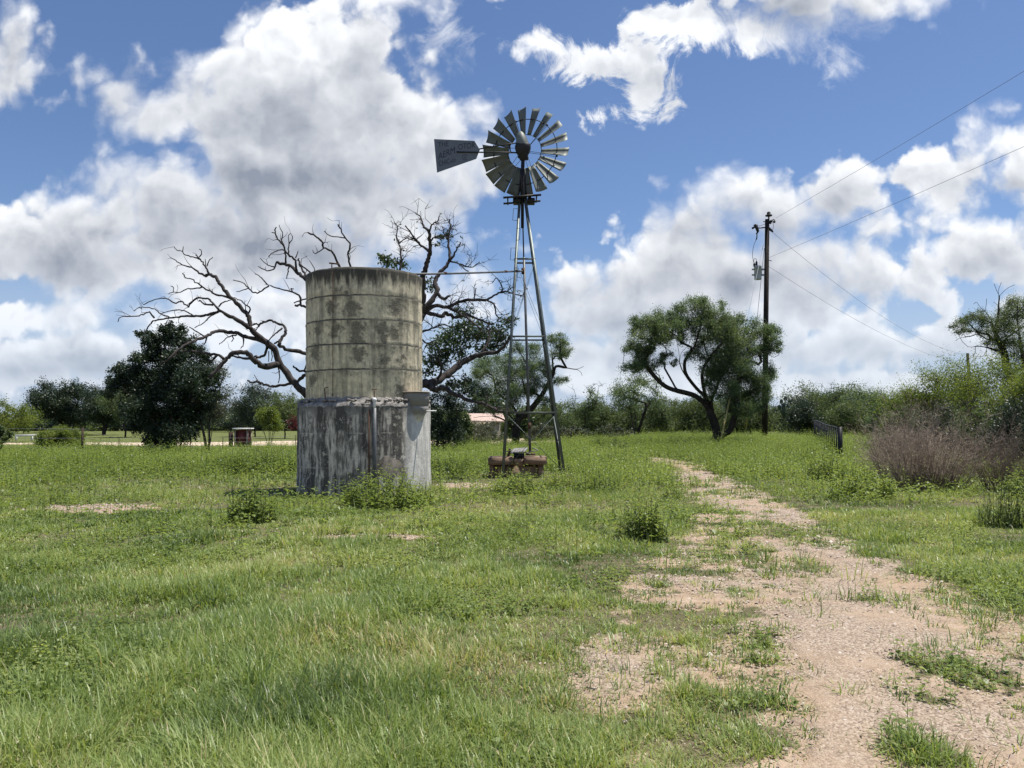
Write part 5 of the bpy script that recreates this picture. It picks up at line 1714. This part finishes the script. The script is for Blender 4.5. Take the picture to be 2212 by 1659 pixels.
bg_tree('elm_tree', 'far dark tree seen between the big oak and the thin grey tree', 'tree', 405, 880, 130, 112, 'leaf_dark', 113, n=30, n_leaf=3600, base_h=.08)
bg_tree('elm_tree', 'far dark tree behind the thin grey tree and the dirt road', 'tree', 500, 872, 120, 108, 'leaf_dark', 114, n=30, n_leaf=3600, base_h=.08)
bg_tree('elm_tree', 'far green tree closing the gap left of the wide far oak', 'tree', 52, 892, 70, 95, 'leaf_scrub', 115, n=22, n_leaf=2600, base_h=.1)

# middle
bg_tree('juniper', 'dense dark juniper just right of the tank', 'tree', 957, 836, 84, 42, 'leaf_dark', 120, n=34, n_leaf=9000, base_h=.02, low=-1, size=.085)
bg_tree('juniper', 'lower dark bush between juniper and windmill leg', 'shrub', 996, 884, 44, 46, 'leaf_scrub', 121, n=20, n_leaf=3600, base_h=.02, size=.085)
bg_tree('mesquite_tree', 'small feathery mesquite between the windmill and the next one', 'tree', 1268, 838, 84, 56, 'leaf_mesq', 122, n=20, n_leaf=3000, base_h=.3, multi=4, r_base=.09, dead=6)
bg_tree('mesquite_tree', 'mid-distance mesquite with forked black trunk left of the big one', 'tree', 1372, 806, 118, 56, 'leaf_mesq', 123, n=26, n_leaf=4200, base_h=.40, multi=3, r_base=.22, dead=6)
MIDT = [('low thicket tree right behind the windmill legs', 1205, 872, 80, 66, 'leaf_scrub'), ('dark thicket tree under the small feathery mesquite', 1255, 884, 90, 72, 'leaf_scrub'), ('thicket tree left of the forked mesquite', 1318, 876, 90, 70, 'leaf_scrub'),
        ('thicket tree right behind the forked mesquite', 1405, 868, 90, 68, 'leaf_scrub'), ('green thicket tree under the left limb of the big mesquite', 1452, 858, 90, 72, 'leaf_scrub'), ('green thicket tree behind the leaning trunk', 1510, 866, 90, 70, 'leaf_scrub'),
        ('green thicket tree right behind the second trunk', 1572, 858, 90, 72, 'leaf_mesq'), ('thicket tree behind the guards of the guy wires', 1625, 862, 80, 70, 'leaf_scrub')]
for i, (lab, px, top, w, Y, lf_) in enumerate(MIDT):
    bg_tree('thicket_tree', lab, 'tree', px, top - 4, w * 1.25, Y, lf_, 130 + i, n=34, n_leaf=6000, base_h=-.08, multi=3, group='low trees of the thicket in the middle distance', dead=2)
for i, (lab, px, top, w, Y) in enumerate((('pale grey green brush below the small feathery mesquite', 1240, 922, 90, 52), ('pale grey green brush below the forked mesquite', 1325, 918, 90, 52), ('pale brush before the house and juniper', 1010, 916, 110, 52), ('pale brush hiding the walls of the house', 1040, 914, 110, 58), ('pale brush right of the tower mesquite trunk', 1170, 918, 80, 54))):
    bg_tree('brush_shrub', lab, 'shrub', px, top, w, Y, 'leaf_grey', 145 + i, n=26, n_leaf=4500, base_h=-.3, multi=4, r_base=.04, size=.085, group='pale brush under the thicket')

# right
RT = [('dark round bush right of the pole foot', 1738, 866, 74, 60, 'leaf_dark'), ('leafy dark tree right of the pole with pale top', 1736, 836, 110, 76, 'leaf_scrub'), ('rounded tree above the far end of the pipe fence', 1802, 830, 110, 72, 'leaf_scrub'),
      ('rounded green tree right of the pipe fence', 1862, 838, 100, 64, 'leaf_mesq'), ('low dark tree behind the pipe fence end post', 1832, 868, 100, 60, 'leaf_scrub'), ('far low tree between pole and pipe fence', 1690, 880, 80, 86, 'leaf_dark'), ('green tree at the left end of the bright thicket', 1918, 848, 90, 54, 'leaf_mesq')]
for i, (lab, px, top, w, Y, lf_) in enumerate(RT):
    bg_tree('thicket_tree', lab, 'tree', px, top, w, Y, lf_, 160 + i, n=34, n_leaf=7000, base_h=-.08, multi=3, group='trees of the thicket behind the pipe fence', dead=3)
for i, (lab, px, top, w, Y, lf_) in enumerate((('bright feathery huisache left above the pink shrub', 1972, 824, 130, 40, 'leaf_bright'), ('tall bright huisache under the dead twigs of the far pole', 2056, 778, 160, 38, 'leaf_bright'),
                                          ('bright huisache at the right edge', 2150, 772, 170, 33, 'leaf_bright'), ('bright huisache cut by the right edge', 2235, 776, 150, 30, 'leaf_bright'))):
    bg_tree('huisache_tree', lab, 'tree', px, top, w, Y, lf_, 180 + i, n=60, n_leaf=13000, base_h=.0, multi=5, r_base=.09, size=.075, group='bright huisache trees on the right', asp=.35)
for i, (lab, px, top, w, Y, lf_) in enumerate((('grey green scrub bush left behind the pink shrub', 1950, 890, 110, 30, 'leaf_scrub'), ('dark scrub bush right behind the pink shrub', 2120, 880, 130, 26, 'leaf_scrub'), ('dark scrub bush at the right edge behind dry twigs', 2200, 872, 120, 24, 'leaf_dark'), ('grey scrub bush in the middle behind the pink shrub', 2040, 880, 110, 28, 'leaf_grey'))):
    bg_tree('scrub_bush', lab, 'shrub', px, top, w, Y, lf_, 190 + i, n=28, n_leaf=6000, base_h=.0, multi=4, r_base=.05, size=.06, group='scrub bushes behind the pink shrub', dead=10)


# the farthest row of trees, closing the horizon
FARROW = [('far row tree at the left edge behind the light green tree', -30, 886), ('far row tree behind the white rail', 80, 896), ('far row tree in the gap right of the round yellow green bush', 190, 890), ('far row tree left behind the big dark oak', 318, 880),
          ('far row tree right behind the big dark oak', 440, 884), ('far row tree behind the red cabinet', 540, 880), ('far row tree between red cabinet and tank', 620, 872), ('far row tree hidden by the tank', 740, 880), ('far row tree right behind the juniper', 950, 882), ('far row tree above the house roof', 1052, 872),
          ('far row tree behind the tower mesquite trunk', 1150, 880), ('far row tree behind the small feathery mesquite', 1262, 890), ('far row tree behind the forked mesquite', 1376, 888), ('far row tree seen under the big mesquite limbs', 1482, 884),
          ('far row tree between the big mesquite and the pole', 1600, 886), ('far row tree right of the pole foot', 1700, 884), ('far row tree behind the middle of the pipe fence', 1800, 870), ('far row tree left behind the huisaches', 1905, 866), ('far row tree right behind the huisaches', 2010, 860)]
for i, (lab, px, top) in enumerate(FARROW):
    bg_tree('far_tree', lab, 'tree', px, top, 150, 122 if px < 1100 else 96, 'leaf_scrub' if i % 3 else 'leaf_dark', 220 + i, n=46, n_leaf=5200, base_h=-.35, multi=2, group='row of trees along the horizon', size=.30)

# tall prickly pear peeping over the thicket right of the pole
cp = thing('prickly_pear', 'prickly pear pads peeping above the thicket right of the pole', 'cactus', tuple(P(1692, 900, 66)))
b = MB()
for px, py in ((1688, 867), (1697, 861), (1706, 868), (1693, 876), (1702, 878), (1684, 880)):
    b.sphere(P(px, py, 66), .20, 10, (.75, .3, 1.1))
    b.tube([P(1694, 905, 66), P(px, py, 66)], .06, 6)
b.build('pads', M['cactus'], cp, True)

# ================================================================== weeds, bushes, grass, pebbles
def leafy_stems(lb, sb, x, y, h, r, leaf=.075, per=12, lean=.25, broad=.5, tintbase=None, z=None, top=.15, stem_w=.004):
    """upright leafy stems: x, y, h arrays; leaves in whorls along each stem, larger low down"""
    n = len(x)
    z = zg(x, y) if z is None else z
    az = r.uniform(0, 6.283, n); ln = np.abs(r.normal(size=n)) * lean
    dx, dy = np.cos(az) * ln, np.sin(az) * ln
    tb = r.uniform(.1, .8, n) if tintbase is None else tintbase
    # stems: thin three-sided strips
    a = np.stack((x, y, z - .02), 1); c = np.stack((x + dx * h, y + dy * h, z + h), 1)
    for rot in (0, 1):
        w = np.stack((np.cos(az + rot * 1.57), np.sin(az + rot * 1.57), 0 * az), 1) * stem_w
        V = np.stack((a - w, a + w, c + w * .4, c - w * .4), 1).reshape(-1, 3)
        sb.add(V, np.arange(4 * n).reshape(-1, 4), .35)
    k = np.repeat(np.arange(n), per)
    f = np.tile((np.arange(per) + .5) / per, n) + r.uniform(-.04, .04, n * per)
    f = top + (1.02 - top) * f
    la = np.tile(np.arange(per) * 2.4, n) + az[k] + r.normal(size=n * per) * .4
    L = leaf * (1.25 - .65 * f) * r.uniform(.7, 1.3, n * per)
    pitch = r.normal(.15, .35, n * per) + .5 * (f - .4)
    ox, oy = np.cos(la), np.sin(la)
    base = a[k] + (c - a)[k] * f[:, None]
    d = np.stack((ox * np.cos(pitch), oy * np.cos(pitch), np.sin(pitch)), 1)
    sd = np.stack((-oy, ox, 0 * ox), 1)
    up = np.cross(d, sd) * -1
    pet = .25
    p0 = base + d * (L * pet)[:, None]
    W = (L * broad * .5)[:, None]
    tip = p0 + d * L[:, None] + np.stack((0 * L, 0 * L, -.22 * L), 1)
    m1 = p0 + d * (L * .42)[:, None]
    V = np.stack((p0, m1 + sd * W + up * W * -.25, tip, m1 - sd * W + up * W * -.25), 1).reshape(-1, 3)
    N = n * per
    lb.add(V, np.arange(4 * N).reshape(-1, 4), np.repeat(np.clip(tb[k] * .6 + r.uniform(0, .42, N), 0, 1), 4))

def weed_bush(label, px, py_base, w_px, top_px, n, seed, leaf=.07, name='weed_bush', mat='leaf_weed', per=13, broad=.5, lean=.3, tb=(.1, .7), Y=None):
    r = np.random.default_rng(seed)
    Y = Y or EYE * FPX / (py_base - 909.0)
    x0 = XP(px, Y); z0 = float(zg(x0, Y))
    W = w_px / FPX * Y / 2 * 1.2
    H = (P(px, top_px, Y)[2] - z0) * 1.2
    n = int(n * 1.6); leaf = leaf * 1.2
    t = thing(name, label, 'bush', (x0, Y, z0), None)
    lb, sb = MB(), MB()
    q = np.sqrt(r.uniform(0, 1, n)); a = r.uniform(0, 6.283, n)
    x = x0 + q * np.cos(a) * W * .85; y = Y + .25 * W + q * np.sin(a) * W * .7
    h = H * (1.02 - .55 * q ** 2) * r.uniform(.72, 1.03, n)
    leafy_stems(lb, sb, x, y, h, r, leaf, per, lean, broad, r.uniform(*tb, n), top=.08)
    sb.build('stems', M['stem_weed'], t)
    lb.build('leaves', M[mat], t)
    return t
weed_bush('dark-hearted leafy bush standing alone on the grass left of the tank', 545, 1128, 92, 1042, 42, 301, .075, per=15)
weed_bush('broad pale leafy bush in front of the foot of the tank', 822, 1100, 175, 1018, 80, 302, .075, per=14)
weed_bush('leafy bush at the front right corner of the tank', 900, 1092, 80, 1040, 30, 303, .07)
weed_bush('leafy bush beside the gravel path with light green top', 1388, 1166, 108, 1082, 46, 304, .07, tb=(.2, .9))
weed_bush('pale leafy weeds in front of the well box', 1118, 1068, 112, 1024, 60, 305, .075, tb=(.2, .9))
weed_bush('pale leafy weeds before the right windmill legs', 1222, 1056, 120, 1018, 60, 306, .07, tb=(.25, .95))
weed_bush('loose weeds in the grass right of the windmill', 1292, 1062, 100, 1010, 40, 307, .065)
weed_bush('wide dark weed bush left of the tank before the fence', 565, 1026, 150, 962, 90, 308, .085)
weed_bush('dark leafy bush far left below the round yellow green bush', 150, 1020, 84, 976, 50, 309, .09)
weed_bush('leafy bush at the foot of the thin grey tree', 500, 1012, 80, 975, 40, 310, .085)
weed_bush('bright leafy bush before the pink shrub', 1868, 1076, 130, 1008, 70, 311, .08, tb=(.3, .95))
weed_bush('leafy weeds between fence end and pink shrub', 1800, 1040, 110, 975, 70, 312, .08, tb=(.2, .85))
weed_bush('leafy weeds below the fence end post', 1762, 1008, 80, 960, 40, 313, .085)
weed_bush('tall pale grassy weeds at the right edge', 2176, 1138, 110, 1052, 90, 314, .075, broad=.2, per=12, tb=(.35, .95))
weed_bush('dark leafy clump at the right edge in front of dry twigs', 2205, 1078, 70, 1010, 44, 315, .07)
weed_bush('small weed at the left end of the path', 1330, 1008, 74, 966, 40, 316, .08)
weed_bush('small dark weed on the far path', 1628, 992, 46, 972, 20, 317, .07)
weed_bush('reddish-stemmed weed left of the path', 1455, 1078, 40, 1048, 14, 318, .06)
bb0 = bg_tree('round_bush', 'round feathery yellow green bush on the lawn at far left', 'bush', 131, 924, 96, 41, 'leaf_bright', 320, n=46, n_leaf=9000, base_h=-.05, multi=5, r_base=.04, size=.10, asp=.22)
gb = bg_tree('grey_brush', 'grey dry brush below the round yellow green bush', 'bush', 150, 980, 90, 33, 'twig_pink', 321, n=30, n_leaf=4000, base_h=-.6, multi=4, r_base=.02, size=.10, asp=.12)
gb2 = bg_tree('grey_brush', 'low dark brush at the left edge of the field', 'bush', 70, 968, 130, 35, 'leaf_grey', 322, n=34, n_leaf=4200, base_h=-.5, multi=4, r_base=.02, size=.09, asp=.2)
gb3 = bg_tree('grey_brush', 'dark brush at the foot of the big dark oak', 'bush', 345, 962, 90, 34, 'leaf_scrub', 323, n=24, n_leaf=3000, base_h=-.4, multi=4, r_base=.02, size=.08, asp=.3)

# the dry pinkish shrub
def dry_shrub(name, label, px, base_py, w_px, top_px, n, seed, mat='twig_pink', Y=None, tb=(.2, .95)):
    r = np.random.default_rng(seed)
    Y = Y or EYE * FPX / (base_py - 909.0)
    x0 = XP(px, Y); z0 = float(zg(x0, Y)); W = w_px / FPX * Y / 2; H = P(px, top_px, Y)[2] - z0
    t = thing(name, label, 'shrub', (x0, Y, z0))
    b = MB()
    segs, tints = [], []
    for k in range(n):
        rx = r.uniform(-1, 1); ry = r.uniform(-.7, .7)
        p = np.array((x0 + rx * W * .55, Y + .5 * W + ry * W * .6, z0))
        d = np.array((rx * .45 + r.normal() * .22, ry * .4 + r.normal() * .2, 1.0)); d /= np.linalg.norm(d)
        L = H * r.uniform(.5, 1.12) * (1 - .30 * rx * rx) * (.62 + .62 * float(vnoise(p[0] * 1.9 + 7.7, p[1] * 1.9)))
        q = p + d * L * .45; d2 = d + r.normal(size=3) * .15; d2 /= np.linalg.norm(d2); e = q + d2 * L * .55
        segs += [(p, q, .009), (q, e, .0045)]
        tv = r.uniform(*tb) * (.35 + 1.1 * float(vnoise(p[0] * 2.6 + 3.3, p[1] * 2.6 + 1.1)))
        tints += [-.2, tv * .3]
        for _ in range(15):
            f = r.uniform(.18, 1); s = p + (q - p) * f / .45 if f < .45 else q + (e - q) * (f - .45) / .55
            d3 = d2 * .8 + r.normal(size=3) * .5; d3[2] = abs(d3[2]); d3 /= np.linalg.norm(d3)
            l3 = r.uniform(.10, .34)
            m = s + d3 * l3
            segs.append((s, m, .0019)); tints.append(tv + r.uniform(-.15, .2))
            for _2 in range(3):
                s2 = s + (m - s) * r.uniform(.3, 1); d4 = d3 + r.normal(size=3) * .6; d4 /= np.linalg.norm(d4)
                segs.append((s2, s2 + d4 * r.uniform(.05, .14), .0022)); tints.append(tv + r.uniform(-.1, .3))
    A = np.array([s[0] for s in segs]); C_ = np.array([s[1] for s in segs]); w = np.array([s[2] for s in segs])
    sd = np.cross(C_ - A, r.normal(size=A.shape)); sd /= np.maximum(np.linalg.norm(sd, axis=1, keepdims=True), 1e-9)
    sd *= w[:, None]
    V = np.stack((A - sd, A + sd, C_ + sd * .5, C_ - sd * .5), 1).reshape(-1, 3)
    b.add(V, np.arange(len(V)).reshape(-1, 4), np.repeat(np.clip(tints, 0, 1), 4))
    tag(b.build('twigs', M[mat], t))
    return t
dry_shrub('dry_shrub', 'large dry pinkish brown feathery shrub on the right', 2022, 1062, 262, 872, 330, 401)
dry_shrub('dry_shrub', 'dark brown dry twiggy shrub at the right edge beside the pink one', 2180, 1062, 110, 905, 130, 402, tb=(-.2, .35))
dry_shrub('dry_shrub', 'grey dry shrub behind left of the pink one', 1940, 1030, 110, 885, 110, 403, Y=22.5, tb=(.3, .9))

# leafy weed cover that cannot be counted
def scatter(n, x0, x1, y0, y1, r, dens):
    x = r.uniform(x0, x1, n); y = r.uniform(y0, y1, n)
    k = r.random(n) < dens(x, y)
    return x[k], y[k]
def fan(n, y0, y1, r, power=1.0, margin=.80):
    """points spread over the view wedge, thinning out with distance"""
    u = r.random(n)
    a = 2.0 - power
    y = (y0 ** a + u * (y1 ** a - y0 ** a)) ** (1 / a) if abs(a) > 1e-6 else y0 * (y1 / y0) ** u
    x = r.uniform(-1, 1, n) * (margin * y + 1.2)
    return x, y
def blockers(x, y):
    """places no plant grows: under the tank and the well box"""
    k = np.hypot(x - TX, y - TY) < 1.50
    k |= (x > wl - .05) & (x < wr + .1) & (y > 21.75) & (y < 23.15)
    return k
def weedy(x, y):
    px, py = topx(x, y)
    b_ = bare(x, y)
    n = fbm(x, y, .22, 3, 31)
    d = smooth(y, 15, 24) * (.20 + .8 * smooth(n, .42, .58))
    d = np.where(x < TX - 1, d * 1.1, d)
    band = smooth(px, 1330, 1400) * smooth(px, 1690, 1640) * smooth(y, 27, 32)
    d = np.maximum(d, band * .95)
    right = smooth(px, 1690, 1740) * smooth(y, 13, 20) * (.3 + .7 * smooth(n, .45, .6))
    d = np.maximum(d, right * .8)
    near = smooth(y, 8, 14) * .10 * smooth(n, .5, .62)
    d = np.maximum(d, near)
    d = np.where((x > -1.0) & (x < 1.9) & (y > 18.2) & (y < 24.2), 0, d)
    return d * (1 - smooth(b_, .2, .4))
r = np.random.default_rng(77)
x, y = fan(115000, 8, 58, r, 1.0)
k = (r.random(len(x)) < weedy(x, y)) & ~blockers(x, y) & ~((road_in(x, y)[0] > -.5) & (x < 4)) & ~((y > 42) & (x < -4))
x, y = x[k], y[k]
lb, sb = MB(), MB()
hh_ = r.uniform(.17, .48, len(x)) * (.6 + .8 * fbm(x, y, .35, 3, 12))
hh_ = hh_ * np.where((np.hypot(x - 10.5, y - 36) < 9), 1.35, 1.0)
hh_ = np.where(r.random(len(x)) < .14, hh_ * 1.7, hh_)
tb_ = np.clip(.15 + 1.0 * (fbm(x, y, .5, 3, 14) - .25), 0, .95)
leafy_stems(lb, sb, x, y, hh_, r, .10, 9, .3, .5, tb_, top=.12)
n1 = lb.n
lb.f[4] += [f + n1 for f in sb.f[4]]; lb.v += sb.v; lb.t += sb.t; lb.n += sb.n
tag(lb.build('weed_cover', M['leaf_weed']), 'low leafy weeds growing thickly through the middle of the field', 'weeds', kind='stuff')

# small round-leaved plants low in the near grass
x, y = fan(42000, 3.2, 18, r, 1.0)
n_ = fbm(x, y, .8, 3, 41)
k = (r.random(len(x)) < smooth(n_, .46, .60) * (1 - smooth(bare(x, y), .3, .55))) & ~blockers(x, y)
x, y = x[k], y[k]
lb, sb = MB(), MB()
leafy_stems(lb, sb, x, y, r.uniform(.05, .16, len(x)), r, .042, 6, .5, .75, np.clip(.4 + 1.2 * (fbm(x, y, 1.1, 2, 15) - .4), 0, 1), top=.2, stem_w=.002)
lb.f[4] += [f + lb.n for f in sb.f[4]]; lb.v += sb.v; lb.t += sb.t; lb.n += sb.n
tag(lb.build('clover_cover', M['leaf_weed']), 'small round-leaved plants low among the near grass', 'ground cover', kind='stuff')

# grass: tufts of blades, denser and finer near the viewer
def blades(b, x, y, h, w, az, lean, tint, curl=.6, zoff=-.01):
    n = len(x)
    z = zg(x, y) + zoff
    dx, dy = np.cos(az), np.sin(az)
    sx, sy = -dy * w * .5, dx * w * .5
    p0 = np.stack((x, y, z), 1)
    l1 = h * .55
    c1, s1 = np.cos(lean), np.sin(lean)
    p1 = p0 + np.stack((dx * s1 * l1, dy * s1 * l1, c1 * l1), 1)
    lean2 = np.minimum(lean + curl * np.abs(lean) + .25, 2.1)
    c2, s2 = np.cos(lean2), np.sin(lean2)
    p2 = p1 + np.stack((dx * s2 * h * .45, dy * s2 * h * .45, c2 * h * .45), 1)
    s = np.stack((sx, sy, 0 * sx), 1)
    V = np.stack((p0 - s, p0 + s, p1 + s * .8, p1 - s * .8, p2), 1).reshape(-1, 3)
    i = np.arange(n)[:, None] * 5
    b.add(V, i + np.array([[0, 1, 2, 3]]), np.repeat(np.clip(tint, 0, 1), 5))
    b.f[3].append(i + np.array([[3, 2, 4]]) + b.n - len(V))

def drypatch(x, y):
    d = 0
    for (ex, ey, rx, ry, k) in ((-1.15, 18.6, 1.1, 1.3, 1.0), (-.35, 5.15, .75, .35, .75), (-.9, 5.6, .7, .3, .6), (1.3, 14.5, 1.4, 1.0, .35), (-2.6, 10.9, 1.5, .5, .3), (.55, 4.6, .6, .5, .5)):
        d = np.maximum(d, k * np.exp(-((x - ex) / rx) ** 2 - ((y - ey) / ry) ** 2))
    return d
def grass_field(n, y0, y1, power, seed, per, spread, hmul, wmul, name, label, sparse=False):
    r = np.random.default_rng(seed)
    x, y = fan(n, y0, y1, r, power)
    bv = bare(x, y)
    if sparse:
        cl = smooth(fbm(x, y, 1.6, 3, 55), .48, .66)
        keep = r.random(len(x)) < smooth(bv, .3, .55) * (.16 + .9 * cl) * (1 - .6 * smooth(bv, .93, 1.0))
    else:
        keep = r.random(len(x)) < 1 - smooth(bv, .22, .70)
    keep &= ~blockers(x, y) & ~((road_in(x, y)[0] > -.4) & (x < 3.5)) & ~((y > 43) & (x < -5))
    x, y = x[keep], y[keep]
    h0 = .5 + 1.0 * fbm(x, y, .45, 3, 22) + .9 * smooth(fbm(x, y, 2.2, 2, 23), .55, .8)
    left = smooth(x, 1.2, -.8) * smooth(y, 16, 5)
    h0 = h0 * (.062 + .042 * left + .035 * smooth(y, 16, 26)) * hmul
    h0 = h0 * (1 - .55 * smooth(bare(x, y), .05, .40)) * (.62 + .85 * smooth(fbm(x, y, 1.15, 3, 27), .38, .68))
    h0 = np.where((x > -1.0) & (x < 1.9) & (y > 18.5) & (y < 24), h0 * .55, h0)
    # tufts standing out of the sward
    big = (r.random(len(x)) < .05)
    h0 = np.where(big, h0 * 1.45, h0)
    hue = fbm(x, y, .5, 4, 61) * .75 + fbm(x, y, 2.6, 2, 62) * .25
    dp = drypatch(x, y)
    k = np.repeat(np.arange(len(x)), per)
    N = len(k)
    ox, oy = r.normal(size=N) * spread, r.normal(size=N) * spread
    az = np.arctan2(oy, ox) + r.normal(size=N) * .7
    wind = r.random(N) < .12
    az = np.where(wind, 2.6 + r.normal(size=N) * .6, az)
    lean = np.abs(r.normal(.55, .40, N)) + .10
    xx, yy = x[k] + ox, y[k] + oy
    ok = ~blockers(xx, yy)
    h = h0[k] * r.uniform(.55, 1.25, N)
    w = (.0034 + .00066 * yy) * r.uniform(.7, 1.4, N) * wmul
    tint = (hue[k] - .5) * 1.5 + .36 + r.normal(size=N) * .14
    tint = np.where(r.random(N) < .03 + .8 * dp[k], r.uniform(.70, 1.0, N), tint)
    if sparse:
        tint = tint - .06
        tint = np.where(r.random(N) < .16, r.uniform(.72, .95, N), tint)
    b = MB()
    blades(b, xx[ok], yy[ok], h[ok], w[ok], az[ok], lean[ok], tint[ok])
    tag(b.build(name, M['grass']), label, 'grass', kind='stuff')
grass_field(52000, 2.4, 14, 1.35, 501, 12, .035, 1.0, 1.0, 'grass', 'bright green meadow grass in the foreground')
grass_field(29000, 11, 30, 1.0, 502, 10, .07, 1.05, 1.0, 'grass', 'meadow grass around the tank and windmill')
grass_field(22000, 27, 64, 1.0, 503, 9, .14, 1.25, 1.0, 'grass', 'far meadow grass running up to the trees')
grass_field(30000, 2.4, 16, 1.2, 504, 9, .030, .75, .9, 'sparse_grass', 'thin scattered grass on the sandy gravel', True)

# separate little tufts standing in the open gravel
r = np.random.default_rng(93)
x, y = fan(12000, 2.6, 22, r, 1.1)
k = (r.random(len(x)) < smooth(bare(x, y), .30, .5) * (.12 + .88 * smooth(fbm(x, y, .7, 2, 91), .36, .60))) & (x > -1)
x, y = x[k], y[k]
nb = r.integers(14, 60, len(x)); k = np.repeat(np.arange(len(x)), nb); N = len(k)
hs = r.lognormal(0, .45, len(x)) * .075; tn = r.uniform(.0, .55, len(x))
ox, oy = r.normal(size=N), r.normal(size=N)
sp = (.012 + .35 * hs)[k]
b = MB()
blades(b, x[k] + ox * sp, y[k] + oy * sp, hs[k] * r.uniform(.5, 1.4, N), (.0032 + .0006 * y[k]) * r.uniform(.7, 1.4, N), np.arctan2(oy, ox) + r.normal(size=N) * .5, np.abs(r.normal(.6, .35, N)) + .1, tn[k] + r.normal(size=N) * .14 + .5 * (r.random(N) < .08))
tag(b.build('grass_tufts', M['grass']), 'little grass tufts standing scattered in the open gravel', 'grass', kind='stuff')

# seed stalks rising above the grass
r = np.random.default_rng(88)
x, y = fan(9000, 3.0, 30, r, 1.0)
k = (r.random(len(x)) < .55 * (1 - smooth(bare(x, y), .4, .8))) & ~blockers(x, y)
x, y = x[k], y[k]
b = MB()
blades(b, x, y, r.uniform(.22, .5, len(x)) * (.7 + .5 * smooth(y, 8, 20)), (.0018 + .0004 * y), r.uniform(0, 6.28, len(x)), np.abs(r.normal(.2, .15, len(x))), r.uniform(.2, .7, len(x)))
tag(b.build('seed_stalks', M['grass']), 'thin seed stalks standing above the meadow grass', 'grass', kind='stuff')

# loose pebbles on the path
r = np.random.default_rng(99)
x, y = fan(330000, 2.6, 24, r, 1.25)
k = r.random(len(x)) < smooth(bare(x, y), .35, .62) * (.5 + .5 * smooth(fbm(x, y, .55, 3, 71), .40, .60))
x, y = x[k], y[k]
n = len(x)
s = (.0023 + .0007 * y) * r.lognormal(0, .42, n)
oct_ = np.array([(1, 0, 0), (-1, 0, 0), (0, 1, 0), (0, -1, 0), (0, 0, 1), (0, 0, -1)], float)
face = np.array([(0, 2, 4), (2, 1, 4), (1, 3, 4), (3, 0, 4)])
V = oct_[None] * (r.uniform(.6, 1.3, (n, 6, 1))) * np.array((1, 1, .6)) * s[:, None, None]
ca, sa = np.cos(r.uniform(0, 6.28, n)), np.sin(r.uniform(0, 6.28, n))
V = np.stack((V[..., 0] * ca[:, None] - V[..., 1] * sa[:, None], V[..., 0] * sa[:, None] + V[..., 1] * ca[:, None], V[..., 2]), -1)
V += np.stack((x, y, zg(x, y) + .012), 1)[:, None, :]
b = MB()
b.add(V.reshape(-1, 3), (np.arange(n)[:, None, None] * 6 + face[None]).reshape(-1, 3), np.repeat(np.clip(r.normal(.5, .22, n), 0, 1), 6))
tag(b.build('pebbles', M['stone']), 'loose pebbles strewn over the sandy track', 'gravel', kind='stuff')
